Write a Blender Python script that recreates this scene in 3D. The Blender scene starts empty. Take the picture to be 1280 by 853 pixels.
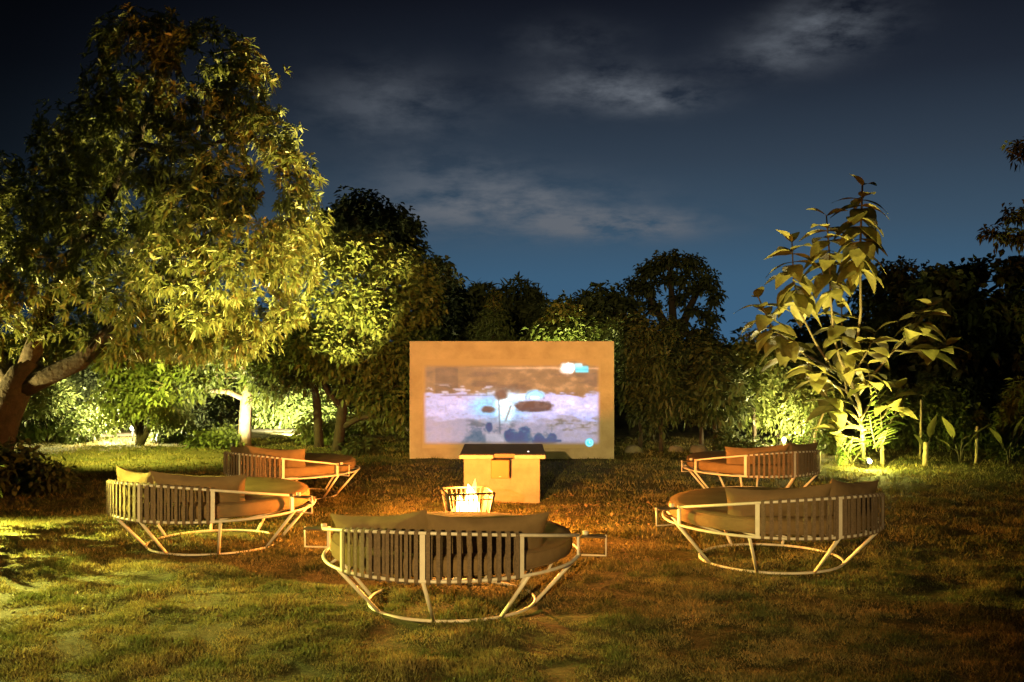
import bpy, math, random
import numpy as np
from mathutils import Vector, Matrix, noise

random.seed(7)
RNG = np.random.default_rng(7)
SC = bpy.context.scene
COL = SC.collection
R = math.radians
PI = math.pi
F = 1300.0            # focal length in photograph pixels
CAMH = 2.0

# ------------------------------------------------------------------ camera
cam = bpy.data.cameras.new('camera')
cam.sensor_width = 36.0
cam.lens = F / 1280.0 * 36.0
cam.clip_start = 0.05
cam.clip_end = 2000
camo = bpy.data.objects.new('camera', cam)
COL.objects.link(camo)
camo.location = (0, 0, CAMH)
camo.rotation_euler = (R(90), 0, 0)
SC.camera = camo

# ------------------------------------------------------------------ render / view
SC.view_settings.view_transform = 'Standard'
SC.view_settings.look = 'None'
SC.view_settings.exposure = 0.0
SC.view_settings.gamma = 1.0
SC.render.engine = 'CYCLES'
SC.cycles.use_denoising = True
SC.cycles.max_bounces = 5
SC.cycles.diffuse_bounces = 3
SC.cycles.glossy_bounces = 2
SC.cycles.transparent_max_bounces = 12
SC.cycles.sample_clamp_indirect = 3.0

# ------------------------------------------------------------------ night sky
world = bpy.data.worlds.new('World')
SC.world = world
world.use_nodes = True


def build_sky():
    nt = world.node_tree
    N, L = nt.nodes, nt.links
    N.clear()
    out = N.new('ShaderNodeOutputWorld')
    bg = N.new('ShaderNodeBackground')
    L.new(bg.outputs[0], out.inputs[0])
    tc = N.new('ShaderNodeTexCoord')
    sep = N.new('ShaderNodeSeparateXYZ')
    L.new(tc.outputs['Generated'], sep.inputs[0])

    def math_(op, a, b=None, clamp=False):
        n = N.new('ShaderNodeMath')
        n.operation = op
        n.use_clamp = clamp
        for i, v in enumerate((a, b)):
            if v is None:
                continue
            if isinstance(v, (int, float)):
                n.inputs[i].default_value = v
            else:
                L.new(v, n.inputs[i])
        return n.outputs[0]

    # twilight gradient over elevation
    ramp = N.new('ShaderNodeValToRGB')
    L.new(sep.outputs['Z'], ramp.inputs[0])
    e = ramp.color_ramp.elements
    e[0].position = 0.0
    e[0].color = (.046, .124, .228, 1)
    e[1].position = 1.0
    e[1].color = (.0026, .003, .005, 1)
    for p, c in ((.06, (.045, .110, .190)), (.11, (.042, .080, .127)), (.17, (.031, .050, .078)),
                 (.24, (.0155, .022, .036)), (.32, (.006, .0075, .0135))):
        q = e.new(p)
        q.color = (*c, 1)
    # afterglow is strongest in one direction, the rest of the horizon is dim
    dot = N.new('ShaderNodeVectorMath')
    dot.operation = 'DOT_PRODUCT'
    L.new(tc.outputs['Generated'], dot.inputs[0])
    dot.inputs[1].default_value = (math.sin(R(13)), math.cos(R(13)), 0)
    mr = N.new('ShaderNodeMapRange')
    mr.interpolation_type = 'SMOOTHSTEP'
    mr.inputs['From Min'].default_value = .74
    mr.inputs['From Max'].default_value = .985
    mr.inputs['To Min'].default_value = .13
    mr.inputs['To Max'].default_value = 1.0
    L.new(dot.outputs['Value'], mr.inputs['Value'])
    # clouds: noise on a plane overhead
    den = math_('ADD', sep.outputs['Z'], .22)
    cx = math_('DIVIDE', sep.outputs['X'], den)
    cy = math_('DIVIDE', sep.outputs['Y'], den)
    comb = N.new('ShaderNodeCombineXYZ')
    L.new(cx, comb.inputs[0])
    L.new(cy, comb.inputs[1])
    n1 = N.new('ShaderNodeTexNoise')
    L.new(comb.outputs[0], n1.inputs['Vector'])
    n1.inputs['Scale'].default_value = 4.6
    n1.inputs['Detail'].default_value = 8
    n1.inputs['Roughness'].default_value = .62
    # a few banks of thin cloud, each round a direction of its own
    total = None
    for az, el, sx, sy, w in ((5.2, 13.6, 3.6, 1.0, 1.0), (8.2, 12.9, 2.4, .7, .8), (17, 16.2, 2.8, 1.2, 1.0), (14.2, 14.9, 2.6, 1.0, .6),
                              (-1.0, 7.4, 6.5, 1.3, 1.25), (6.0, 6.3, 4.0, .7, 1.5), (-6.5, 12.6, 4.0, 1.8, .5),
                              (-3.0, 9.3, 4, .9, .45), (3, 16, 3, 1.0, .25), (60, 16, 14, 3, .9), (-70, 14, 14, 3, .8),
                              (120, 18, 18, 4, .9), (180, 14, 18, 3, .8), (-130, 17, 16, 4, .9)):
        az, el = R(az), R(el)
        d0 = Vector((math.sin(az) * math.cos(el), math.cos(az) * math.cos(el), math.sin(el)))
        rt = Vector((math.cos(az), -math.sin(az), 0))
        up = rt.cross(d0)
        terms = None
        for axis, s in ((rt, sx), (up, sy)):
            dn = N.new('ShaderNodeVectorMath')
            dn.operation = 'DOT_PRODUCT'
            L.new(tc.outputs['Generated'], dn.inputs[0])
            dn.inputs[1].default_value = axis
            off = math_('DIVIDE', math_('SUBTRACT', dn.outputs['Value'], d0.dot(axis)), R(s))
            sq = math_('MULTIPLY', off, off)
            terms = sq if terms is None else math_('ADD', terms, sq)
        front = N.new('ShaderNodeVectorMath')
        front.operation = 'DOT_PRODUCT'
        L.new(tc.outputs['Generated'], front.inputs[0])
        front.inputs[1].default_value = d0
        g = math_('POWER', 2.718, math_('MULTIPLY', terms, -1.0))
        g = math_('MULTIPLY', g, math_('GREATER_THAN', front.outputs['Value'], 0.2))
        g = math_('MULTIPLY', g, w)
        total = g if total is None else math_('ADD', total, g)
    nz = N.new('ShaderNodeMapRange')
    nz.inputs['From Min'].default_value = .38
    nz.inputs['From Max'].default_value = .62
    L.new(n1.outputs['Fac'], nz.inputs['Value'])
    cloud = math_('MULTIPLY', total, nz.outputs[0], clamp=True)
    cc = N.new('ShaderNodeRGB')
    cc.outputs[0].default_value = (.120, .136, .162, 1)
    skyc = N.new('ShaderNodeMixRGB')
    skyc.blend_type = 'MULTIPLY'
    skyc.inputs[0].default_value = 1
    L.new(ramp.outputs[0], skyc.inputs[1])
    L.new(mr.outputs[0], skyc.inputs[2])
    mix = N.new('ShaderNodeMixRGB')
    L.new(cloud, mix.inputs[0])
    L.new(skyc.outputs[0], mix.inputs[1])
    L.new(cc.outputs[0], mix.inputs[2])
    L.new(mix.outputs[0], bg.inputs[0])
    bg.inputs[1].default_value = 1.0


build_sky()

# the one sun lamp, turned far down as added fill for dark trees
sun = bpy.data.lights.new('night_fill', 'SUN')
sun.energy = 0.07
sun.angle = R(.5)
sun.color = (.75, .85, 1.0)
suno = bpy.data.objects.new('night_fill', sun)
COL.objects.link(suno)
suno.rotation_euler = (R(40), 0, R(25))


# ------------------------------------------------------------------ lamp energies (lamps themselves are built below)
E_FLOOD = 18000      # warm floodlight on its pole behind the viewer
E_FIRE = 2200
E_MANGO = 10500
E_MANGO_LOW = 4500
E_SIDE = 11500         # floodlight beside the lawn, out of the frame
E_PLANT = 1300
E_POST = 330
E_GLOBE = 1500
E_HEDGE = 5200
E_MID = 13000
E_WALLBACK = 1300
E_TRUNK = 300
WARM = (1.0, .69, .26)
YEL = (1.0, .76, .22)
YGR = (1.0, .96, .16)
FIRE = (1.0, .32, .045)

# ================================================================== helpers


def P(px, py, Y):
    """the point at distance Y seen at photograph pixel (px, py)"""
    return Vector(((px - 640) / F * Y, Y, CAMH - (py - 426.5) / F * Y))


def G(px, Y):
    return Vector(((px - 640) / F * Y, Y, 0))


def tag(o, label=None, cat=None, group=None, kind=None):
    if label:
        o['label'] = label
    if cat:
        o['category'] = cat
    if group:
        o['group'] = group
    if kind:
        o['kind'] = kind
    return o


def empty(name, loc=(0, 0, 0), rz=0, parent=None):
    o = bpy.data.objects.new(name, None)
    COL.objects.link(o)
    o.location = loc
    o.rotation_euler = (0, 0, rz)
    o.parent = parent
    return o


class MB:
    def __init__(self):
        self.v, self.f = [], []

    def box(self, c, s, rot=None, taper=1.0):
        b = len(self.v)
        for z in (-1, 1):
            k = 1.0 if z < 0 else taper
            for x, y in ((-1, -1), (1, -1), (1, 1), (-1, 1)):
                p = Vector((x * s[0] / 2 * k, y * s[1] / 2 * k, z * s[2] / 2))
                if rot is not None:
                    p = rot @ p
                self.v.append(p + Vector(c))
        for q in ((3, 2, 1, 0), (4, 5, 6, 7), (0, 1, 5, 4), (1, 2, 6, 5), (2, 3, 7, 6), (3, 0, 4, 7)):
            self.f.append(tuple(b + i for i in q))
        return self

    def tube(self, pts, rad, seg=8, closed=False, caps=True):
        pts = [Vector(p) for p in pts]
        n = len(pts)
        rad = rad if isinstance(rad, (list, tuple)) else [rad] * n
        b = len(self.v)
        prev = None
        for i, p in enumerate(pts):
            if closed:
                t = pts[(i + 1) % n] - pts[i - 1]
            else:
                t = pts[min(i + 1, n - 1)] - pts[max(i - 1, 0)]
            t.normalize()
            if prev is None:
                a = t.orthogonal().normalized()
                if abs(t.z) < .9:
                    a = Vector((0, 0, 1)).cross(t).normalized()
            else:
                a = (prev - t * prev.dot(t)).normalized()
            prev = a
            c = t.cross(a)
            for k in range(seg):
                an = 2 * PI * k / seg
                self.v.append(p + (a * math.cos(an) + c * math.sin(an)) * rad[i])
        for i in range(n if closed else n - 1):
            j = (i + 1) % n
            for k in range(seg):
                l = (k + 1) % seg
                self.f.append((b + i * seg + k, b + i * seg + l, b + j * seg + l, b + j * seg + k))
        if caps and not closed:
            self.f.append(tuple(b + k for k in reversed(range(seg))))
            self.f.append(tuple(b + (n - 1) * seg + k for k in range(seg)))
        return self

    def lathe(self, prof, seg=32, c=(0, 0, 0)):
        b = len(self.v)
        c = Vector(c)
        for r, z in prof:
            for k in range(seg):
                a = 2 * PI * k / seg
                self.v.append(c + Vector((r * math.cos(a), r * math.sin(a), z)))
        for i in range(len(prof) - 1):
            for k in range(seg):
                l = (k + 1) % seg
                self.f.append((b + i * seg + k, b + i * seg + l, b + (i + 1) * seg + l, b + (i + 1) * seg + k))
        self.f.append(tuple(b + k for k in reversed(range(seg))))
        self.f.append(tuple(b + (len(prof) - 1) * seg + k for k in range(seg)))
        return self

    def mesh(self, name, mat, smooth=True):
        me = bpy.data.meshes.new(name)
        me.from_pydata([tuple(p) for p in self.v], [], self.f)
        me.materials.append(mat)
        if smooth:
            me.polygons.foreach_set('use_smooth', [True] * len(me.polygons))
        me.update()
        return me

    def build(self, name, mat, parent=None, smooth=True, bevel=0):
        me = self.mesh(name, mat, smooth)
        o = put(name, me, parent)
        if bevel:
            m = o.modifiers.new('bevel', 'BEVEL')
            m.width = bevel
            m.segments = 2
            m.limit_method = 'ANGLE'
            m.angle_limit = R(40)
        return o


def put(name, me, parent=None, loc=None, rot=None):
    o = bpy.data.objects.new(name, me)
    COL.objects.link(o)
    o.parent = parent
    if loc is not None:
        o.location = loc
    if rot is not None:
        o.rotation_euler = rot
    return o


def copy_tree(o, parent=None):
    c = o.copy()
    COL.objects.link(c)
    c.parent = parent
    for ch in o.children:
        copy_tree(ch, c)
    return c


def tri_mesh(name, verts, tris, mat, smooth=False):
    me = bpy.data.meshes.new(name)
    me.vertices.add(len(verts))
    me.vertices.foreach_set('co', np.ascontiguousarray(verts, dtype=np.float32).ravel())
    nt = len(tris)
    me.loops.add(nt * 3)
    me.loops.foreach_set('vertex_index', np.ascontiguousarray(tris, dtype=np.int32).ravel())
    me.polygons.add(nt)
    me.polygons.foreach_set('loop_start', np.arange(nt, dtype=np.int32) * 3)
    if smooth:
        me.polygons.foreach_set('use_smooth', np.ones(nt, dtype=bool))
    me.materials.append(mat)
    me.update(calc_edges=True)
    return me


def unit(a):
    return a / np.maximum(np.linalg.norm(a, axis=1, keepdims=True), 1e-9)


def leaves_mesh(name, pos, d, L, W, mat, style='oval', droop=.25):
    """one mesh of many leaves: pos, d (N,3), L, W (N,)"""
    n = len(pos)
    d = unit(d)
    ref = np.tile(np.array([0., 0., 1.]), (n, 1)) + RNG.normal(0, .45, (n, 3))
    s = unit(np.cross(d, ref))
    u = np.cross(s, d)
    L = L[:, None]
    W = W[:, None]
    dn = np.array([0, 0, -1.0])
    if style == 'oval':        # 4 points, folded on the midrib
        v = np.stack([pos, pos + d * L * .45 + s * W * .5 + u * W * .12, pos + d * L + dn * L * droop,
                      pos + d * L * .45 - s * W * .5 + u * W * .12], 1)
        t = np.array([[0, 1, 2], [0, 2, 3]])
        k = 4
    else:                      # long leaf of 6 points
        m = dn * L * droop
        v = np.stack([pos, pos + d * L * .35 + s * W * .5 + m * .12, pos + d * L * .35 - s * W * .5 + m * .12,
                      pos + d * L * .72 + s * W * .36 + m * .5, pos + d * L * .72 - s * W * .36 + m * .5,
                      pos + d * L + m], 1)
        t = np.array([[0, 1, 2], [1, 3, 4], [1, 4, 2], [3, 5, 4]])
        k = 6
    idx = (t[None] + (np.arange(n) * k)[:, None, None]).reshape(-1, 3)
    return tri_mesh(name, v.reshape(-1, 3), idx, mat)


# ------------------------------------------------------------------ materials
MATS = {}


def mat(name, base, rough=.7, var=None, scale=6.0, bump=0.0, bscale=40.0, island=False, translucent=0.0, metal=0.0, spec=.3, detail=6):
    """base colour with a noise drift to var; optional bump; leaves also drift from leaf to leaf"""
    if name in MATS:
        return MATS[name]
    m = bpy.data.materials.new(name)
    m.use_nodes = True
    nt = m.node_tree
    N, L = nt.nodes, nt.links
    b = N['Principled BSDF']
    b.inputs['Roughness'].default_value = rough
    b.inputs['Metallic'].default_value = metal
    b.inputs['Specular IOR Level'].default_value = spec
    tc = N.new('ShaderNodeTexCoord')
    col = None
    if var is not None:
        mix = N.new('ShaderNodeMixRGB')
        mix.inputs[1].default_value = (*base, 1)
        mix.inputs[2].default_value = (*var, 1)
        if island:
            g = N.new('ShaderNodeNewGeometry')
            L.new(g.outputs['Random Per Island'], mix.inputs[0])
        else:
            n = N.new('ShaderNodeTexNoise')
            n.inputs['Scale'].default_value = scale
            n.inputs['Detail'].default_value = detail
            n.inputs['Roughness'].default_value = .65
            L.new(tc.outputs['Object'], n.inputs['Vector'])
            r = N.new('ShaderNodeMapRange')
            r.inputs['From Min'].default_value = .36
            r.inputs['From Max'].default_value = .64
            L.new(n.outputs['Fac'], r.inputs['Value'])
            L.new(r.outputs[0], mix.inputs[0])
        col = mix.outputs[0]
        L.new(col, b.inputs['Base Color'])
    else:
        b.inputs['Base Color'].default_value = (*base, 1)
    if bump:
        n = N.new('ShaderNodeTexNoise')
        n.inputs['Scale'].default_value = bscale
        n.inputs['Detail'].default_value = 5
        L.new(tc.outputs['Object'], n.inputs['Vector'])
        bp = N.new('ShaderNodeBump')
        bp.inputs['Strength'].default_value = bump
        bp.inputs['Distance'].default_value = .02
        L.new(n.outputs['Fac'], bp.inputs['Height'])
        L.new(bp.outputs[0], b.inputs['Normal'])
    if translucent:
        t = N.new('ShaderNodeBsdfTranslucent')
        if col is not None:
            L.new(col, t.inputs[0])
        else:
            t.inputs[0].default_value = (*base, 1)
        ms = N.new('ShaderNodeMixShader')
        ms.inputs[0].default_value = translucent
        L.new(b.outputs[0], ms.inputs[1])
        L.new(t.outputs[0], ms.inputs[2])
        L.new(ms.outputs[0], N['Material Output'].inputs['Surface'])
    MATS[name] = m
    return m


def emitter(name, color, strength, see=0.0):
    m = bpy.data.materials.new(name)
    m.use_nodes = True
    N, L = m.node_tree.nodes, m.node_tree.links
    N.remove(N['Principled BSDF'])
    e = N.new('ShaderNodeEmission')
    e.inputs[0].default_value = (*color, 1)
    e.inputs[1].default_value = strength
    if see:
        t = N.new('ShaderNodeBsdfTransparent')
        a = N.new('ShaderNodeAddShader')       # a flame adds light and blocks none
        L.new(e.outputs[0], a.inputs[0])
        L.new(t.outputs[0], a.inputs[1])
        L.new(a.outputs[0], N['Material Output'].inputs['Surface'])
    else:
        L.new(e.outputs[0], N['Material Output'].inputs['Surface'])
    return m


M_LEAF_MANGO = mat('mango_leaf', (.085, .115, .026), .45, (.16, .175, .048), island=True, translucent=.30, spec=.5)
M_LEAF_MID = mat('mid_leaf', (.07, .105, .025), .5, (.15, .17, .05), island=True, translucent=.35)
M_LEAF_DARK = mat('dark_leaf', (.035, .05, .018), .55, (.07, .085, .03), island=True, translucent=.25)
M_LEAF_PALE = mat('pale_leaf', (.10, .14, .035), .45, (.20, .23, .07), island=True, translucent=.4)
def per_leaf(m):
    N, L = m.node_tree.nodes, m.node_tree.links
    b = N['Principled BSDF']
    src = b.inputs['Base Color'].links[0].from_socket
    oi = N.new('ShaderNodeObjectInfo')
    mr = N.new('ShaderNodeMapRange')
    mr.inputs['To Min'].default_value = .55
    mr.inputs['To Max'].default_value = 1.35
    L.new(oi.outputs['Random'], mr.inputs['Value'])
    mx = N.new('ShaderNodeMixRGB')
    mx.blend_type = 'MULTIPLY'
    mx.inputs[0].default_value = 1
    L.new(src, mx.inputs[1])
    L.new(mr.outputs[0], mx.inputs[2])
    for n in N:
        for i in n.inputs:
            if i.links and i.links[0].from_socket == src and n != mx:
                L.new(mx.outputs[0], i)


M_LEAF_BIG = mat('big_leaf', (.20, .19, .06), .5, (.13, .135, .04), scale=5, translucent=.4, bump=.3, bscale=25)
per_leaf(M_LEAF_BIG)
M_LEAF_FERN = mat('fern_leaf', (.10, .17, .035), .45, (.15, .2, .05), scale=8, translucent=.4)
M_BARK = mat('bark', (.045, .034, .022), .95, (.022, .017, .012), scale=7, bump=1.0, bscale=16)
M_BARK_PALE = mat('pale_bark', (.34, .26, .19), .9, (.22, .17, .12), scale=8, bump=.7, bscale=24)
M_STEM = mat('green_stem', (.075, .065, .03), .7, (.05, .045, .022), scale=10)
M_METAL = mat('cream_metal', (.74, .66, .50), .42, (.64, .56, .42), scale=14, spec=.5)
M_FABRIC = mat('olive_fabric', (.25, .165, .078), .95, (.19, .125, .06), scale=5, bump=.55, bscale=220, spec=.05)
M_PILLOW = mat('pillow_fabric', (.235, .155, .073), .95, (.175, .117, .055), scale=4, bump=.55, bscale=220, spec=.05)
M_STRAP = mat('rope_strap', (.26, .18, .105), .9, (.17, .118, .068), scale=60, bump=.8, bscale=190)
M_TRAY = mat('tray_wood', (.14, .095, .05), .7, (.09, .06, .035), scale=12)
M_CONC = mat('concrete', (.54, .45, .32), .85, (.40, .32, .22), scale=1.9, bump=.25, bscale=30)
M_PLASTER = mat('plinth_plaster', (.265, .215, .145), .85, (.19, .15, .098), scale=3.2, bump=.25, bscale=40)
M_SLAB = mat('slab_edge', (.40, .31, .22), .6, (.30, .23, .165), scale=6, bump=.2)
M_TOPDARK = mat('dark_top', (.17, .115, .07), .7, (.22, .15, .09), scale=7, spec=.25)
M_BOX = mat('orange_box', (.29, .125, .034), .6, (.25, .11, .03), scale=9)
M_IRON = mat('iron', (.035, .025, .018), .7, (.02, .015, .011), scale=20, spec=.15)
M_CHAR = mat('charred_wood', (.05, .035, .025), .95, (.14, .085, .05), scale=18, bump=.9, bscale=40)
M_BLACK = mat('black_fixture', (.02, .02, .02), .5)
M_MOUND = mat('pale_mound', (.21, .19, .135), .9, (.14, .12, .085), scale=7, bump=.7, bscale=18)
M_STAKE = mat('stake_wood', (.36, .29, .17), .85, (.24, .19, .11), scale=14, bump=.4)
M_FENCE = mat('pale_paint', (.58, .54, .44), .75, (.48, .44, .35), scale=9)
M_PATH = mat('pale_path', (.22, .19, .13), .9, (.15, .13, .09), scale=5, bump=.6, bscale=30)
M_DRY = mat('dry_leaf', (.17, .11, .05), .8, (.26, .17, .07), island=True, translucent=.15)


def grass_blade_material():
    m = bpy.data.materials.new('grass_blade')
    m.use_nodes = True
    N, L = m.node_tree.nodes, m.node_tree.links
    b = N['Principled BSDF']
    b.inputs['Roughness'].default_value = .75
    b.inputs['Specular IOR Level'].default_value = .2
    tc = N.new('ShaderNodeTexCoord')
    n = N.new('ShaderNodeTexNoise')
    n.inputs['Scale'].default_value = 1.9
    n.inputs['Detail'].default_value = 8
    n.inputs['Roughness'].default_value = .7
    L.new(tc.outputs['Object'], n.inputs['Vector'])
    r = N.new('ShaderNodeValToRGB')
    r.color_ramp.elements[0].position = .41
    r.color_ramp.elements[0].color = (.080, .092, .026, 1)
    r.color_ramp.elements[1].position = .60
    r.color_ramp.elements[1].color = (.215, .17, .06, 1)
    L.new(n.outputs['Fac'], r.inputs[0])
    g = N.new('ShaderNodeNewGeometry')
    v = N.new('ShaderNodeMapRange')
    v.inputs['To Min'].default_value = .6
    v.inputs['To Max'].default_value = 1.45
    L.new(g.outputs['Random Per Island'], v.inputs['Value'])
    mx = N.new('ShaderNodeMixRGB')
    mx.blend_type = 'MULTIPLY'
    mx.inputs[0].default_value = 1
    L.new(r.outputs[0], mx.inputs[1])
    L.new(v.outputs[0], mx.inputs[2])
    L.new(mx.outputs[0], b.inputs['Base Color'])
    t = N.new('ShaderNodeBsdfTranslucent')
    L.new(mx.outputs[0], t.inputs[0])
    ms = N.new('ShaderNodeMixShader')
    ms.inputs[0].default_value = .3
    L.new(b.outputs[0], ms.inputs[1])
    L.new(t.outputs[0], ms.inputs[2])
    L.new(ms.outputs[0], N['Material Output'].inputs['Surface'])
    return m


def lawn_material():
    m = bpy.data.materials.new('lawn')
    m.use_nodes = True
    N, L = m.node_tree.nodes, m.node_tree.links
    b = N['Principled BSDF']
    b.inputs['Roughness'].default_value = .95
    b.inputs['Specular IOR Level'].default_value = .1
    tc = N.new('ShaderNodeTexCoord')
    cols = []
    for s, d in ((1.1, 6), (22, 6)):
        n = N.new('ShaderNodeTexNoise')
        n.inputs['Scale'].default_value = s
        n.inputs['Detail'].default_value = d
        n.inputs['Roughness'].default_value = .7
        L.new(tc.outputs['Object'], n.inputs['Vector'])
        cols.append(n.outputs['Fac'])
    r = N.new('ShaderNodeValToRGB')
    r.color_ramp.elements[0].position = .35
    r.color_ramp.elements[0].color = (.048, .055, .017, 1)
    r.color_ramp.elements[1].position = .68
    r.color_ramp.elements[1].color = (.125, .095, .038, 1)
    L.new(cols[0], r.inputs[0])
    v = N.new('ShaderNodeMapRange')
    v.inputs['From Min'].default_value = .3
    v.inputs['From Max'].default_value = .7
    v.inputs['To Min'].default_value = .45
    v.inputs['To Max'].default_value = 1.4
    L.new(cols[1], v.inputs['Value'])
    mx = N.new('ShaderNodeMixRGB')
    mx.blend_type = 'MULTIPLY'
    mx.inputs[0].default_value = 1
    L.new(r.outputs[0], mx.inputs[1])
    L.new(v.outputs[0], mx.inputs[2])
    L.new(mx.outputs[0], b.inputs['Base Color'])
    bp = N.new('ShaderNodeBump')
    bp.inputs['Strength'].default_value = .9
    bp.inputs['Distance'].default_value = .03
    L.new(cols[1], bp.inputs['Height'])
    L.new(bp.outputs[0], b.inputs['Normal'])
    return m


# ================================================================== the ground
def ground_z(x, y):
    a = noise.noise((x * .55, y * .55, 3.1)) * .03 + noise.noise((x * 2.1, y * 2.1, 7.7)) * .03 + noise.noise((x * 5.5, y * 5.5, 1.2)) * .009
    fade = max(0, min(1, (26 - abs(y - 10)) / 8)) * max(0, min(1, (18 - abs(x)) / 4))
    return a * fade


def axis(lo, hi, n, far):
    core = list(np.linspace(lo, hi, n))
    return [-far, -far / 3, lo - 20] + core + [hi + 20, far / 3, far]


xs = axis(-15, 15, 170, 600)
ys = axis(2, 30, 170, 600)
m = MB()
for y in ys:
    for x in xs:
        m.v.append(Vector((x, y, ground_z(x, y))))
nx = len(xs)
for j in range(len(ys) - 1):
    for i in range(nx - 1):
        m.f.append((j * nx + i, j * nx + i + 1, (j + 1) * nx + i + 1, (j + 1) * nx + i))
lawn = m.build('lawn', lawn_material())
tag(lawn, 'rough mown lawn of patchy yellow and brown grass', kind='structure')


def grass():
    pos = []
    zone = ((5.4, 7.4, 210000, .62), (7.4, 9.6, 150000, .74), (9.6, 13.5, 110000, .95), (13.5, 21.5, 90000, 1.15))
    scale = []
    for y0, y1, n, k in zone:
        for _ in range(n):
            y = y0 + (y1 - y0) * random.random()
            x = (random.random() * 2 - 1) * (y * .52 + .6)
            c = noise.noise((x * 1.9, y * 1.9, 5.0)) * .6 + noise.noise((x * 5.2, y * 5.2, 2.0)) * .5
            if random.random() > .62 + c:
                continue
            pos.append((x, y, ground_z(x, y) - .004))
            scale.append(k * max(.3, 1 + (1.3 if y < 11 else .5) * c))
    pos = np.array(pos)
    s = np.array(scale)
    n = len(pos)
    h = (.022 + .030 * RNG.random(n)) * s
    w = (.0045 + .004 * RNG.random(n)) * s
    a = RNG.random(n) * 2 * PI
    lean = RNG.normal(0, .55, (n, 2))
    side = np.stack([np.cos(a), np.sin(a), np.zeros(n)], 1)
    tip = pos + np.stack([lean[:, 0] * h, lean[:, 1] * h, h], 1)
    v = np.stack([pos - side * w[:, None], pos + side * w[:, None], tip], 1).reshape(-1, 3)
    t = np.arange(n * 3).reshape(-1, 3)
    o = put('grass', tri_mesh('grass', v, t, grass_blade_material()))
    tag(o, 'short tufted grass blades covering the lawn', 'grass', kind='stuff')


grass()


def litter():
    n = 330
    x, y = [], []
    for i in range(n):
        if i < 230:
            x.append(random.gauss(.75, .75)); y.append(random.gauss(12.0, .75))
        else:
            x.append(random.uniform(-4, 4)); y.append(random.uniform(7, 15))
    z = np.array([ground_z(a, b) + .02 for a, b in zip(x, y)])
    pos = np.stack([np.array(x), np.array(y), z], 1)
    d = RNG.normal(0, 1, (n, 3))
    d[:, 2] = abs(d[:, 2]) * .45
    L = .03 + .05 * RNG.random(n)
    o = put('fallen_leaves', leaves_mesh('fallen_leaves', pos, d, L, L * .5, M_DRY))
    tag(o, 'dry fallen leaves scattered on the grass round the fire', 'leaf litter', kind='stuff')


litter()

# pale path at the far side of the lawn
m = MB()
n = 14
for i in range(n + 1):
    t = i / n
    x = -10.5 + 7.5 * t
    yc = 21.0 + 1.9 * min(1, t * 1.5)
    for s in (-.4, .4):
        m.v.append(Vector((x, yc + s, .03)))
for i in range(n):
    m.f.append((2 * i, 2 * i + 2, 2 * i + 3, 2 * i + 1))
tag(m.build('garden_path', M_PATH), 'pale gravel path beyond the lawn', kind='structure')

# ================================================================== projection wall
WY = 17.57
wall = empty('projection_wall', (-.003, WY, 0))
tag(wall, 'low freestanding concrete wall with a film projected on it', 'wall')
m = MB().box((0, .11, 1.0), (3.46, .22, 2.0))
m.build('wall_slab', M_CONC, wall, smooth=False, bevel=.012)


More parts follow.
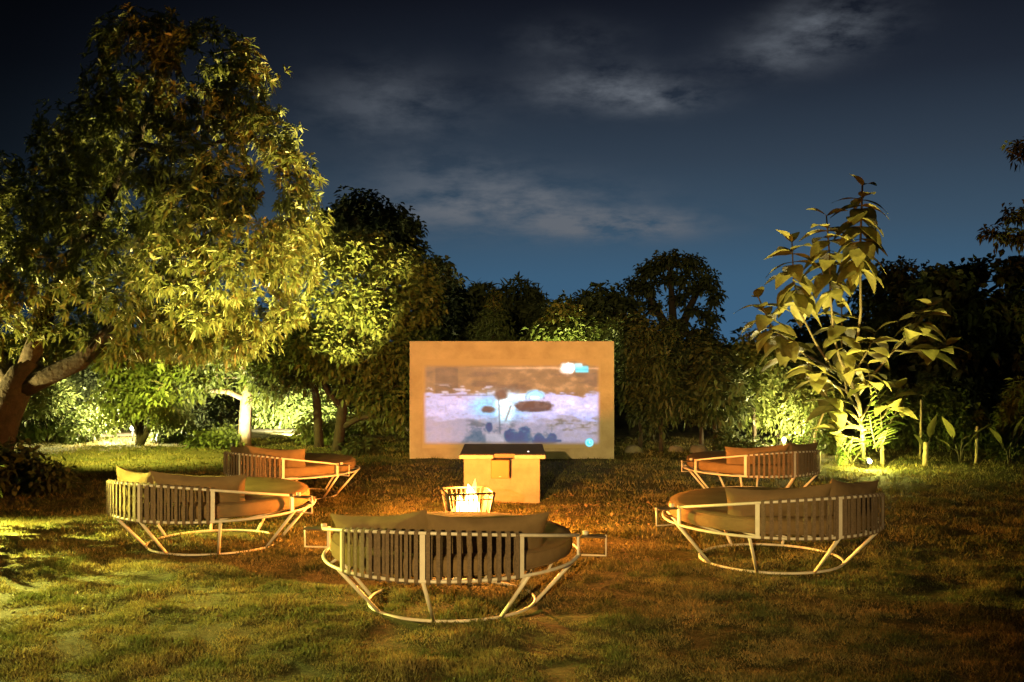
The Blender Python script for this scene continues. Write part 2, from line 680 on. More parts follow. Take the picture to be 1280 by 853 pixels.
def picture():
    """the projected film still, as light values on a fine sheet (coordinates of a 1086x853 enlargement)"""
    zx0, zx1, zy0, zy1 = 112, 972, 118, 548
    nu, nv = 280, 140
    X, Y = np.meshgrid(np.linspace(zx0, zx1, nu), np.linspace(zy0, zy1, nv))

    def fbm(sx, sy, seed, octv=4):
        out = np.zeros_like(X)
        amp = 1
        for o_ in range(octv):
            k = 2 ** o_
            f = np.array([[noise.noise((x * sx * k, y * sy * k, seed + o_ * 9.1)) for x in X[0, ::2]] for y in Y[::2, 0]])
            f = np.repeat(np.repeat(f, 2, 0), 2, 1)[:nv, :nu]
            out += f * amp
            amp *= .55
        return out
    nA = fbm(.006, .022, 1)
    nB = fbm(.02, .03, 5)
    nC = fbm(.012, .05, 11)
    nD = fbm(.05, .07, 23)

    def sm(a, b, v):
        t = np.clip((v - a) / (b - a), 0, 1)
        return t * t * (3 - 2 * t)
    img = np.zeros(X.shape + (3,))

    def lay(c, a):
        nonlocal img
        a = np.clip(a, 0, 1)[..., None]
        img = img * (1 - a) + np.array(c, float) * a

    def ell(cx, cy, rx, ry, soft=.25, wob=0.0):
        d = np.sqrt(((X - cx) / rx) ** 2 + ((Y - cy) / ry) ** 2) + wob * nB + .16 * nD
        return 1 - sm(1 - soft, 1 + soft, d)

    def rect(x0, x1, y0, y1, s=6):
        return sm(x0 - s, x0 + s, X) * (1 - sm(x1 - s, x1 + s, X)) * sm(y0 - s, y0 + s, Y) * (1 - sm(y1 - s, y1 + s, Y))
    lay((152, 106, 66), np.ones_like(X))
    lay((172, 122, 78), sm(.0, .5, nB) * sm(420, 700, X))
    lay((120, 84, 60), rect(175, 285, 150, 290, 4) * .55)
    lay((128, 88, 62), sm(.05, .6, -nA) * .7)
    # pale shore line at the top of the band
    lay((226, 168, 120), np.exp(-((Y - 160 - 6 * nA) / 5) ** 2) * sm(300, 620, X) * .85)
    # water band
    edge = 285 + 26 * nC - 14 * sm(600, 900, X) * 0
    band = sm(-7, 7, Y - edge)
    lay((190, 168, 196), band)
    lay((184, 178, 232), band * sm(520, 880, X) * .85)
    lay((218, 200, 236), band * ell(640, 340, 420, 60, .6) * .75)
    # ragged pale shreds above the water on one side
    lay((214, 190, 204), sm(.1, .35, nC) * rect(125, 470, 242, 292, 10) * .8)
    lay((120, 84, 84), np.exp(-((Y - 292 - 5 * nA) / 2.6) ** 2) * rect(200, 460, 270, 310, 12) * .9)
    # lower, duller part
    low = sm(-10, 10, Y - (408 + 26 * nA))
    lay((168, 140, 146), low * .8)
    lay((140, 108, 84), sm(.05, .3, nC) * rect(720, 962, 398, 480, 16) * .9)
    lay((120, 96, 92), sm(.12, .4, nC) * rect(330, 560, 412, 480, 16) * .8)
    lay((150, 124, 118), sm(0, .5, nB) * low * .5)
    # glow
    lay((150, 196, 240), ell(500, 345, 135, 60, .75) * .85)
    lay((150, 215, 250), ell(420, 345, 60, 36, .7) * .7)
    lay((225, 250, 255), ell(512, 348, 46, 66, .5))
    lay((236, 250, 255), ell(575, 305, 40, 16, .6) * .8)
    # dark plume and small wreck
    lay((120, 82, 62), ell(492, 288, 34, 26, .35, .25))
    lay((110, 84, 84), np.exp(-((X - 480 - .04 * (Y - 300)) / 3.0) ** 2) * rect(470, 492, 295, 510, 4) * .85)
    lay((112, 78, 66), ell(428, 360, 34, 17, .3, .25))
    lay((120, 80, 70), np.exp(-((X - 530 + .35 * (Y - 370)) / 4) ** 2) * rect(505, 560, 340, 415, 5) * .8)
    # dome and hull of the vessel
    lay((176, 224, 248), ell(655, 290, 46, 24, .25))
    lay((226, 244, 252), ell(655, 302, 30, 8, .4) * .9)
    for cx_, r_ in ((655, 44), (655, 26)):
        d = np.abs(np.sqrt(((X - cx_) / r_) ** 2 + ((Y - 306) / (r_ * .8)) ** 2) - 1)
        lay((96, 92, 108), np.exp(-(d / .07) ** 2) * (Y < 312) * sm(-.5, .2, nB + .1) * .6)
    lay((98, 66, 54), ell(645, 346, 94, 26, .14, .14))
    lay((116, 82, 70), rect(575, 730, 322, 358, 8) * sm(-.1, .2, nB + .2 * nD + .12))
    lay((92, 66, 60), ell(650, 364, 80, 9, .4) * .6)
    # rocks at the bottom
    rk = np.zeros_like(X)
    for cx_, cy_, rx_, ry_ in ((545, 492, 36, 36), (606, 480, 34, 34), (580, 505, 70, 30), (676, 500, 26, 26), (735, 502, 24, 26),
                               (700, 515, 66, 16), (436, 448, 16, 20)):
        rk = np.maximum(rk, ell(cx_, cy_, rx_, ry_, .15, .3))
    lay((92, 88, 112), rk * sm(300, 320, X))
    lay((112, 100, 108), ell(370, 500, 50, 34, .35, .9) * .8)
    lay((104, 92, 100), sm(.08, .3, nD + .4 * nB) * rect(330, 760, 440, 522, 14) * .55)
    lay((196, 172, 190), sm(.1, .4, nD) * rect(500, 960, 412, 470, 16) * .5)
    lay((150, 112, 100), sm(.05, .35, nD + .5 * nC) * rect(125, 960, 300, 420, 16) * .18)
    lay((172, 152, 158), rect(418, 508, 478, 520, 6))
    # lit craft in the sky
    lay((250, 222, 206), ell(810, 162, 36, 30, .25, .3))
    lay((255, 250, 246), ell(822, 160, 26, 22, .3, .2))
    lay((120, 214, 230), rect(850, 914, 150, 182, 4))
    lay((70, 170, 196), rect(850, 914, 166, 172, 2) * .7)
    lay((190, 240, 248), rect(846, 884, 138, 156, 4))
    # fade to the bare wall at the border of the beam
    b = rect(126, 960, 152, 522, 13)
    b = np.maximum(b, ell(845, 160, 76, 32, .2) * .9)
    # round mark in the corner
    rr = np.sqrt((X - 918) ** 2 + (Y - 521) ** 2)
    disc = 1 - sm(19, 22, rr)
    lay((92, 205, 222), disc)
    lay((220, 250, 252), np.exp(-((rr - 15) / 2.2) ** 2))
    lay((230, 252, 252), np.maximum(rect(916, 920, 510, 522, 1), rect(916, 926, 520, 524, 1)))
    b = np.maximum(b, disc)
    for _ in range(1):
        img[1:-1, 1:-1] = (img[1:-1, 1:-1] * 2 + img[:-2, 1:-1] + img[2:, 1:-1] + img[1:-1, :-2] + img[1:-1, 2:]) / 6
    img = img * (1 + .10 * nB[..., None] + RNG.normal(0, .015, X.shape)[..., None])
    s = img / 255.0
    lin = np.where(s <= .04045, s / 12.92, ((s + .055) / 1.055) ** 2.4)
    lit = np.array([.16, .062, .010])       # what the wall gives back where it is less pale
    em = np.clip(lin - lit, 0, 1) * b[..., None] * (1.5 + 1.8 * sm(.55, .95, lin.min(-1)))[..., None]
    # wall coordinates
    wx = (X - 50) / (1038 - 50) * 3.46 - 1.73
    wz = 2.0 - (Y - 30) / (602 - 30) * 2.0
    verts = np.stack([wx, np.full_like(wx, -.006), wz], -1).reshape(-1, 3)
    ii = np.arange(nu * nv).reshape(nv, nu)
    a, b_, c, d = ii[:-1, :-1].ravel(), ii[:-1, 1:].ravel(), ii[1:, 1:].ravel(), ii[1:, :-1].ravel()
    tris = np.concatenate([np.stack([a, d, c], 1), np.stack([a, c, b_], 1)])
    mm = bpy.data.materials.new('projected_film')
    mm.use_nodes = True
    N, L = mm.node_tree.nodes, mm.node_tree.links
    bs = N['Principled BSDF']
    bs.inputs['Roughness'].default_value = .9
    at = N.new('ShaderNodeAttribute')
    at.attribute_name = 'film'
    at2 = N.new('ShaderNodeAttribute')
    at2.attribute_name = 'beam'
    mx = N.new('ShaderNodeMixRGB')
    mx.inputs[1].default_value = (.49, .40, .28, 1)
    mx.inputs[2].default_value = (.17, .145, .115, 1)  # film's dark tones put into the wall colour; its light glows from the sheet
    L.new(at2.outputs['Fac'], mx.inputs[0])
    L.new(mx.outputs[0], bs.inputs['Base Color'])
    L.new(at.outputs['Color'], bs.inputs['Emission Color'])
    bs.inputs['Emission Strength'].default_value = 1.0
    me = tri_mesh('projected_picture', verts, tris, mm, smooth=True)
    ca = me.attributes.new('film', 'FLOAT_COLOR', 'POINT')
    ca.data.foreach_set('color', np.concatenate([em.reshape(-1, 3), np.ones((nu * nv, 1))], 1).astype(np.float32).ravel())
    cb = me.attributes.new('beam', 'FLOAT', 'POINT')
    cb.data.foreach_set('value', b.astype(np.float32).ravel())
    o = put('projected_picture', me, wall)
    o['label'] = 'projected film scene of a grey vessel on pale water'


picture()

# ================================================================== plinth
pl = empty('plinth', (-.125, 12.78, 0))
tag(pl, 'plastered plinth with dark slab top standing behind the fire', 'plinth')
MB().box((0, .62, .275), (.94, 1.2, .55)).build('plinth_body', M_PLASTER, pl, smooth=False, bevel=.01)
MB().box((-.315, .05, .575), (.42, .10, .05)).build('front_lip', M_SLAB, pl, smooth=False, bevel=.006)
MB().box((.345, .05, .575), (.38, .10, .05)).build('front_lip', M_SLAB, pl, smooth=False, bevel=.006)
MB().box((.01, .72, .5765), (1.06, 1.24, .053)).build('slab_top', M_TOPDARK, pl, smooth=False, bevel=.006)
bx = MB().box((-.02, -.07, .44), (.225, .14, .225)).build('junction_box', M_BOX, pl, smooth=False, bevel=.01)
MB().box((-.02, -.143, .352), (.03, .006, .010)).build('latch', M_SLAB, bx, smooth=False)
MB().lathe([(.0, 0), (.012, 0), (.012, .01), (.0, .014)], 10, (.33, .30, .605)).build('glowing_dot', emitter('dot_glow', (1, .85, .7), 2.0), pl)  # small pale dot that emits, set on the slab top

# ================================================================== fire basket
FX, FY = -.455, 10.6
fb = empty('fire_basket', (FX, FY, 0), R(12))
tag(fb, 'square flared wire basket holding the fire', 'fire basket')


def basket():
    H, t, b = .475, .235, .15
    z0 = .03

    def corner(k, u):
        h = b + (t - b) * u
        sx, sy = ((-1, -1), (1, -1), (1, 1), (-1, 1))[k]
        return Vector((sx * h, sy * h, z0 + (H - z0) * u))
    for u, nm, r in ((1.0, 'top_rim', .012), (.86, 'upper_band', .006), (.0, 'bottom_rim', .010)):
        m = MB()
        for k in range(4):
            m.tube([corner(k, u), corner((k + 1) % 4, u)], r, 6)
        m.build(nm, M_IRON, fb)
    for k in range(4):
        MB().tube([corner(k, -.12), corner(k, 1.0)], .013, 6).build('corner_post', M_IRON, fb)
    rod = None
    for k in range(4):
        n = 9
        for i in range(1, n):
            a = corner(k, 0).lerp(corner((k + 1) % 4, 0), i / n)
            c = corner(k, 1).lerp(corner((k + 1) % 4, 1), i / n)
            MB().tube([a, c], .0055, 5).build('rod', M_IRON, fb)
    MB().box((0, 0, z0 + .012), (b * 1.9, b * 1.9, .008)).build('ash_tray', M_IRON, fb, smooth=False)


basket()
for i, (x, y, z, a, tl) in enumerate(((-.03, .03, .10, 20, .1), (.03, -.02, .13, -40, -.12), (.0, .04, .185, 80, .2), (.02, .03, .23, 130, .25))):
    rot = Matrix.Rotation(R(a), 3, 'Z') @ Matrix.Rotation(tl, 3, 'Y')
    pts = [rot @ Vector((s * .125, 0, 0)) for s in (-1, -.4, .3, 1)]
    o = MB().tube(pts, [.032, .036, .034, .03], 9).build('firewood_log', M_CHAR)
    o.location = (FX + x, FY + y, z)
    tag(o, ('lowest charred log lying on the basket floor', 'charred log crossing the lowest log', 'charred log lying along the basket sides', 'top charred log leaning on the others in the basket')[i], 'log', 'logs burning in the fire basket')
M_FLAME = emitter('flame', (1.0, .42, .10), 1.6, .35)
M_FLAME2 = emitter('flame_core', (1.0, .66, .30), 5.0, .3)
fl = empty('flame', (FX, FY, .17))
tag(fl, 'bright yellow flames rising from the logs in the basket', 'fire')
for i, (x, y, h, r, core) in enumerate(((0.03, -.03, .26, .075, 1), (-.05, .0, .18, .06, 1), (.08, .02, .15, .05, 0), (-.10, -.02, .11, .045, 0),
                                         (.045, -.04, .30, .05, 0), (-.02, .04, .2, .06, 0), (.0, -.06, .12, .07, 1))):
    m = MB()
    pts, rr = [], []
    for k in range(8):
        t = k / 7
        pts.append(Vector((x + .03 * math.sin(t * 4 + i) * t, y + .02 * math.cos(t * 5 + i) * t, h * t)))
        rr.append(max(.002, r * (math.sin(PI * min(1, t * .82 + .18)) ** .8) * (1 - .35 * t)))
    m.tube([Vector((p.x * 1.1, p.y * 1.1, p.z * 1.45)) for p in pts], [r_ * 1.25 for r_ in rr], 10).build('flame_core' if core else 'flame_tongue', M_FLAME2 if core else M_FLAME, fl)


def lamp(name, kind, loc, energy, color, radius=.05, target=None, spot=None, blend=.5, parent=None):
    l = bpy.data.lights.new(name, kind)
    l.energy = energy
    l.color = color
    l.shadow_soft_size = radius
    if kind == 'SPOT':
        l.spot_size = R(spot)
        l.spot_blend = blend
    o = bpy.data.objects.new(name, l)
    COL.objects.link(o)
    o.location = loc
    if target is not None:
        d = Vector(target) - Vector(loc)
        o.rotation_euler = d.to_track_quat('-Z', 'Y').to_euler()
    return o


lamp('fire_light', 'POINT', (FX + .01, FY - .01, .50), E_FIRE, FIRE, .10)

# ================================================================== daybeds
RB = .975


def ring_z(a):
    return .385 - .012 * math.cos(a)


def top_z(a):
    return .535 + .165 * math.cos(a)


def pol(a, r, z):
    """a is measured from the back of the bed (local -Y)"""
    return Vector((math.sin(a) * r, -math.cos(a) * r, z))


def cushion_mesh(w, h, t, seed):
    m = MB()
    nu, nv = 26, 16
    for side in (1, -1):
        for j in range(nv + 1):
            for i in range(nu + 1):
                u, v = i / nu * 2 - 1, j / nv * 2 - 1
                e = max(0, (1 - abs(u) ** 3.2)) ** .55 * max(0, (1 - abs(v) ** 3.2)) ** .55
                pinch = 1 - .07 * (1 - abs(u) ** 2) * abs(v) ** 3
                pinch2 = 1 - .06 * (1 - abs(v) ** 2) * abs(u) ** 3
                wr = .022 * noise.noise((u * 2.5 + seed, v * 2.5, seed * 1.7 + side)) + .014 * noise.noise((u * 6 + seed, v * 4, side))
                m.v.append(Vector((u * w / 2 * pinch2, side * (e * t / 2) + wr * e, v * h / 2 * pinch - .03 * (1 - u * u) * (v > 0) * v * v)))
    k = (nu + 1) * (nv + 1)
    for s in range(2):
        for j in range(nv):
            for i in range(nu):
                q = [s * k + j * (nu + 1) + i, s * k + j * (nu + 1) + i + 1, s * k + (j + 1) * (nu + 1) + i + 1, s * k + (j + 1) * (nu + 1) + i]
                m.f.append(tuple(q if s else reversed(q)))
    return m.mesh('back_cushion', M_PILLOW)


def make_daybed():
    root = empty('daybed')

    def arc(a0, a1, n, r, zf):
        return [pol(a0 + (a1 - a0) * i / n, r, zf(a0 + (a1 - a0) * i / n)) for i in range(n + 1)]
    MB().tube(arc(0, 2 * PI, 64, RB, ring_z)[:-1], .0125, 8, closed=True).build('seat_rail', M_METAL, root)
    MB().tube(arc(R(-88), R(88), 40, RB, top_z), .0125, 8).build('top_rail', M_METAL, root)
    MB().tube([pol(2 * PI * i / 48, .64, .015) for i in range(48)], .0115, 8, closed=True).build('base_ring', M_METAL, root)
    for a in (-88, -41, 0, 41, 88):
        a = R(a)
        m = MB()
        rot = Matrix.Rotation(a, 3, 'Z')
        z0, z1 = ring_z(a), top_z(a)
        m.box(pol(a, RB, (z0 + z1) / 2), (.036, .018, z1 - z0 + .02), rot)
        m.build('back_post', M_METAL, root, smooth=False)
    for k in range(8):
        a = R(45 * k)
        MB().tube([pol(a, RB - .004, ring_z(a) - .004), pol(a, .644, .018)], .0145, 8).build('leg', M_METAL, root)
    m = MB()
    for i in range(9):
        x = -.8 + .2 * i
        hy = math.sqrt(max(.01, .95 ** 2 - x * x))
        m.tube([Vector((x, -hy, .378 - .01 * hy / .95)), Vector((x, hy, .378 + .01 * hy / .95))], .010, 6)
    m.build('deck_bars', M_METAL, root)
    # mattress: thick disc with rounded piped edge
    prof = []
    T, RM = .145, .925
    for k in range(9):
        t = -PI / 2 + PI * k / 8
        prof.append((RM - .055 + .055 * math.cos(t) ** .8, T / 2 + (T / 2 - .0) * math.sin(t) * .98))
    prof = [(.001, .0), (.5, -.004), (RM - .09, .0)] + prof[1:-1] + [(RM - .09, T), (.5, T + .012), (.001, T + .016)]
    mt = MB().lathe(prof, 56).build('mattress', M_FABRIC, root)
    mt.location = (0, 0, .392)
    mt.rotation_euler = (R(.8), 0, 0)
    for z in (.022, T - .022):
        MB().tube([Vector((math.cos(2 * PI * i / 56) * (RM - .014), math.sin(2 * PI * i / 56) * (RM - .014), z)) for i in range(56)],
                  .006, 5, closed=True).build('piping', M_FABRIC, mt)
    # straps wound round the two rails
    n = 10
    for seg in (-41, 0):
        for i in range(n):
            a = R(seg + 41 * (i + .60) / (n + .2))
            skew = R(.5)
            w = R(.78)
            for_layer = ((.020, .0), (-.020, skew))
            loop = []
            ao, ai = a, a + skew
            z0, z1 = ring_z(a), top_z(a)
            loop = [(ao, .019, z0 - .006), (ao, .019, z1 + .006), ((ao + ai) / 2, 0, z1 + .020), (ai, -.019, z1 + .006),
                    (ai, -.019, z0 - .006), ((ao + ai) / 2, 0, z0 - .020)]
            m = MB()
            for (aa, dr, z) in loop:
                for s in (-1, 1):
                    for th in (0, .005):
                        dd = dr + (th if dr > 0 else -th if dr < 0 else 0)
                        zz = z + (th if dr == 0 and z > z0 + .1 else -th if dr == 0 else 0)
                        m.v.append(pol(aa + s * w, RB + dd, zz))
            q = len(loop)
            for k in range(q):
                b0, b1 = 4 * k, 4 * ((k + 1) % q)
                # order per station: (-,in) (-,out) (+,in) (+,out)
                m.f += [(b0 + 1, b0 + 3, b1 + 3, b1 + 1), (b0, b1, b1 + 2, b0 + 2), (b0, b0 + 1, b1 + 1, b1), (b0 + 2, b1 + 2, b1 + 3, b0 + 3)]
            m.build('strap', M_STRAP, root, smooth=False)
    # two small side trays on square brackets
    for s in (-1, 1):
        a = R(90 * s)
        rot = Matrix.Rotation(a, 3, 'Z')
        zt, zb = .530, .385
        r0, r1 = RB + .02, RB + .205
        tr = MB().box(pol(a, (r0 + r1) / 2, zt), (.11, r1 - r0, .012), rot).build('side_tray', M_TRAY, root, smooth=False, bevel=.004)
        for da in (0,):
            off = rot @ Vector((da, 0, 0))
            MB().tube([pol(a, r0, zb) + off, pol(a, r1, zb) + off, pol(a, r1, zt + .012) + off], .0075, 6).build('tray_bracket', M_METAL, tr)
        MB().lathe([(.001, 0), (.020, 0), (.023, .028), (.001, .030)], 14, pol(a, r0 + .03, zt + .008)).build('cup_holder', M_METAL, tr)
    return root


BEDS = [  # X, Y, turn of the back (deg), scale, label, cushion words
    (-.46, 8.0, -8.5, 1.0, 'round daybed with its strapped back to the viewer, directly before the fire basket', 'daybed before the fire basket'),
    (-2.94, 10.28, -26, 1.0, 'round daybed standing on green lit grass near the dark shrub, open towards the fire', 'daybed on the green lit grass'),
    (2.365, 9.52, 21, 1.0, 'round daybed with upright pillows on the dark side of the lawn, covering part of another', 'daybed on the dark side of the lawn'),
    (-2.83, 13.45, -37, .87, 'orange lit round daybed in front of the pale tree trunk and dark trees', 'daybed in front of the pale trunk'),
    (3.12, 13.6, 24, .90, 'orange lit round daybed partly covered by another daybed, near the garden spotlights', 'partly covered daybed'),
]
cush = [cushion_mesh(.90, .43, .17, s) for s in (1.3, 4.1, 7.7)]
bed0 = make_daybed()
for i, (x, y, back, sc, lab, cw) in enumerate(BEDS):
    b = bed0 if i == 0 else copy_tree(bed0)
    b.location = (x, y, 0)
    b.scale = (sc, sc, sc)
    rz = R(back)
    b.rotation_euler = (0, 0, rz)
    tag(b, lab, 'daybed', 'round strapped daybeds set round the fire')
    for k, s in enumerate((-1, 1)):
        me = cush[(i + k) % 3]
        c = bpy.data.objects.new('back_cushion', me)
        COL.objects.link(c)
        ang = R(28 * s + (3 if k else -2))
        loc = pol(ang, .72, .588 + .012 * k)
        loc = Matrix.Rotation(rz, 3, 'Z') @ loc * sc
        c.location = Vector((x, y, 0)) + loc
        c.rotation_euler = (R(17 + 3 * random.random()), R(random.uniform(-3, 3)) + (R(4) * s), rz + ang * .80)
        c.scale = (sc, sc, sc)
        if i == 0:
            w = ('cushion beneath the wire fire basket ' if k == 1 else 'cushion nearer the green lit grass ') + 'on the ' + cw
        else:
            inner = ((i in (1, 3)) == (k == 1))
            w = ('cushion beside the open seat ' if inner else 'cushion farther from the open seat ') + 'on the ' + cw
        tag(c, w, 'cushion', 'back cushions on the daybeds')

# ================================================================== trees and plants


def branch_pts(a, b, n=6, sag=.0, wob=.12):
    a, b = Vector(a), Vector(b)
    L = (b - a).length
    out = []
    o = Vector((random.uniform(-9, 9), random.uniform(-9, 9), random.uniform(-9, 9)))
    for i in range(n + 1):
        t = i / n
        p = a.lerp(b, t)
        k = math.sin(PI * t) * L * wob
        p += Vector((noise.noise(o + Vector((t * 2, 0, 0))), noise.noise(o + Vector((0, t * 2, 5))), noise.noise(o + Vector((3, 0, t * 2))))) * k
        p.z += sag * L * math.sin(PI * t)
        out.append(p)
    return out


def sprig_leaves(clumps, n_sprig, per, L, W, twig, droop, gap=-.25, freq=1.1, rosette=False, shell=.5, seed=0):
    """clumps: (centre, radii) -> arrays of leaf positions and directions"""
    vols = [(r.x * r.y * r.z) ** (2 / 3) for c, r in clumps]
    tot = sum(vols)
    pos, dirs, tw = [], [], []
    for (c, r), v in zip(clumps, vols):
        k = max(6, int(n_sprig * v / tot))
        tries = 0
        made = 0
        while made < k and tries < k * 8:
            tries += 1
            d = Vector((random.gauss(0, 1), random.gauss(0, 1), random.gauss(0, 1))).normalized()
            lump = 1 + .46 * noise.noise(d * 1.9 + c * .7) + .34 * noise.noise(d * 4.3 + c)
            rad = lump * (shell + (1 - shell) * random.random() ** .6) if random.random() < .8 else lump * random.random()
            p = c + Vector((d.x * r.x, d.y * r.y, d.z * r.z)) * rad
            if noise.noise(p * freq + Vector((seed, 0, 0))) < (gap if tries < k * 3 else -9) or p.z < .05:
                continue
            made += 1
            tw.append((p, d))
    for p, d in tw:
        out = (d + Vector((0, 0, .25)) + Vector((random.gauss(0, .4), random.gauss(0, .4), random.gauss(0, .3)))).normalized()
        a = out.orthogonal().normalized()
        b = out.cross(a)
        ph = random.random() * 6.28
        for i in range(per):
            an = ph + i * 2.4
            side = a * math.cos(an) + b * math.sin(an)
            if rosette:
                f = .25 + .5 * random.random()
                dd = side * (1 - f * .35) + out * f * .9
                q = p + out * (.03 * random.random())
            else:
                t = random.random()
                q = p + out * twig * (t - .5) + side * twig * .18 * random.random()
                dd = side * .9 + out * .5
            dd.z -= droop * random.random()
            pos.append(q)
            dirs.append(dd)
    pos = np.array([tuple(p) for p in pos])
    dirs = np.array([tuple(p) for p in dirs])
    n = len(pos)
    LL = L * (.65 + .6 * RNG.random(n))
    WW = W * (.7 + .5 * RNG.random(n))
    return pos, dirs, LL, WW


def tree(name, label, cat, base, trunk, clumps, n, leaf=(.12, .06), lmat=None, bmat=None, per=6, twig=.3, droop=.5, gap=-.22, group=None,
         rosette=False, style='oval', limbs=True, shell=.5, freq=1.1, tr=.1, parts=0):
    """base: ground point; trunk: [(point, radius)...]; clumps: [(px, py, rx, ry, Y, depth)] in photograph pixels at distance Y"""
    lmat = lmat or M_LEAF_MID
    bmat = bmat or M_BARK
    root = empty(name, base)
    tag(root, label, cat, group)
    inv = Vector(base)
    cl = []
    for px, py, rx, ry, Y, dep in clumps:
        cl.append((P(px, py, Y) - inv, Vector((rx / F * Y, dep, ry / F * Y))))
    m = MB()
    tops = []
    for line in trunk:
        pts = [Vector(p) - inv for p, r in line]
        rr = [r for p, r in line]
        m.tube(pts, rr, 10)
        tops.append((pts, rr))
    if limbs:
        for c, r in cl:
            best = None
            for pts, rr in tops:
                for k in range(len(pts) // 2, len(pts)):
                    dd = (pts[k] - c).length
                    if best is None or dd < best[0]:
                        best = (dd, pts[k], rr[k])
            _, p0, r0 = best
            lp = branch_pts(p0, c, 5, .06)
            m.tube(lp, [r0 * .7 * (1 - .75 * i / 5) + .006 for i in range(6)], 6)
            for q in range(4):
                d = Vector((random.gauss(0, 1), random.gauss(0, 1), random.gauss(0, .8) + .3)).normalized()
                e = c + Vector((d.x * r.x, d.y * r.y, d.z * r.z)) * .8
                lp2 = branch_pts(lp[random.choice((3, 4, 5))], e, 4, .04)
                m.tube(lp2, [r0 * .25 * (1 - .7 * i / 4) + .004 for i in range(5)], 5)
    if m.v:
        m.build('trunk', bmat, root)
    pos, d, LL, WW = sprig_leaves(cl, n, per, leaf[0], leaf[1], twig, droop, gap, freq, rosette, shell, seed=len(label))
    if parts:
        # the leaves that show largest: those on the viewer's side of the crown, each an object of its own
        inside = np.abs((pos[:, 0] + inv.x) / (pos[:, 1] + inv.y)) < .49
        cand = np.where(inside)[0]
        order = cand[np.argsort(pos[cand, 1])][:parts * 5]
        pick = RNG.permutation(order)[:parts]
        mask = np.zeros(len(pos), bool)
        mask[pick] = True
        one = leaves_mesh('leaf', np.zeros((1, 3)), np.array([[0., 1., 0.]]), np.array([leaf[0]]), np.array([leaf[1]]), lmat, style, .25)
        for i in pick:
            dv = Vector(d[i]).normalized()
            o = put('leaf', one, root, Vector(pos[i]))
            o.rotation_mode = 'QUATERNION'
            o.rotation_quaternion = dv.to_track_quat('Y', 'Z')
            s = LL[i] / leaf[0]
            o.scale = (s, s, s)
        pos, d, LL, WW = pos[~mask], d[~mask], LL[~mask], WW[~mask]
    cr = put('crown', leaves_mesh('crown', pos, d, LL, WW, lmat, style), root)
    cr['kind'] = 'stuff'
    return root


def W_(px, py, Y, r):
    return (P(px, py, Y), r)


# ---- the big mango-like tree
TY = 14.6
tree('mango_tree', 'huge tree with long drooping leaves and a leaning forked trunk, towering over the lawn', 'tree', G(-8, TY), [
    [W_(-14, 592, TY, .302), W_(-6, 555, TY, .259), W_(4, 520, TY, .245), W_(16, 492, TY, .238), W_(30, 470, TY, .216), W_(44, 452, TY, .144)],
    [W_(20, 488, TY, .158), W_(60, 470, TY - .1, .137), W_(100, 452, TY - .2, .122), W_(140, 412, TY - .3, .108), W_(178, 366, TY - .4, .094), W_(215, 318, TY - .4, .079),
     W_(250, 262, TY - .3, .065), W_(280, 190, TY, .043), W_(300, 120, TY, .025)],
    [W_(30, 470, TY, .144), W_(48, 420, TY, .130), W_(62, 380, TY + .1, .115), W_(90, 325, TY + .2, .101), W_(130, 260, TY + .3, .086), W_(170, 180, TY + .3, .065), W_(200, 100, TY, .036), W_(215, 50, TY, .022)],
    [W_(20, 490, TY, .144), W_(-4, 440, TY + .2, .122), W_(-20, 380, TY + .3, .094), W_(-26, 300, TY + .4, .065)],
    [W_(178, 366, TY - .4, .065), W_(250, 335, TY - .7, .050), W_(320, 300, TY - .9, .036), W_(370, 270, TY - .9, .022)],
    [W_(215, 318, TY - .4, .050), W_(280, 285, TY - .8, .040), W_(330, 240, TY - .9, .025)],
    [W_(170, 180, TY + .3, .043), W_(240, 190, TY - .2, .036), W_(310, 165, TY - .4, .022)],
], [
    (180, 60, 62, 44, TY, .7), (250, 75, 60, 42, TY, .8), (305, 105, 42, 48, TY - .2, .7), (160, 115, 52, 50, TY + .3, .9), (235, 130, 60, 40, TY - .5, .8),
    (135, 180, 55, 55, TY + .4, 1.), (330, 175, 42, 42, TY - .5, .7), (215, 200, 60, 40, TY - .7, .8), (350, 225, 44, 40, TY - .8, .7), (285, 235, 55, 45, TY - .9, .8),
    (370, 270, 36, 40, TY - .8, .6), (320, 290, 60, 48, TY - 1.2, .8), (250, 275, 60, 40, TY - 1.2, .8), (190, 255, 55, 45, TY - .4, .9), (355, 325, 48, 42, TY - 1.0, .7),
    (290, 345, 60, 40, TY - 1.4, .8), (215, 335, 60, 45, TY - 1.3, .9), (140, 300, 60, 45, TY - .2, .9), (90, 250, 60, 50, TY + .5, 1.), (40, 280, 60, 55, TY + .5, 1.), (60, 345, 60, 45, TY, 1.),
    (150, 375, 60, 36, TY - 1.0, .9), (10, 340, 40, 60, TY - .2, .9), (0, 410, 34, 40, TY - .3, .7), (110, 415, 50, 30, TY + .3, .8), (250, 395, 55, 28, TY - 1.0, .7),
    (330, 385, 46, 34, TY - .8, .7), (90, 180, 50, 50, TY + 1.2, 1.0), (-20, 240, 60, 60, TY + .8, 1.0),
    (60, 425, 50, 30, TY + .5, .8), (170, 425, 55, 28, TY - .2, .8), (235, 425, 50, 26, TY - .5, .7), (300, 425, 45, 28, TY - .4, .7), (20, 455, 34, 26, TY + .6, .6),
], 7600, leaf=(.13, .032), lmat=M_LEAF_MANGO, per=9, droop=.42, gap=-.10, rosette=True, style='long', limbs=False, parts=300, freq=1.15)

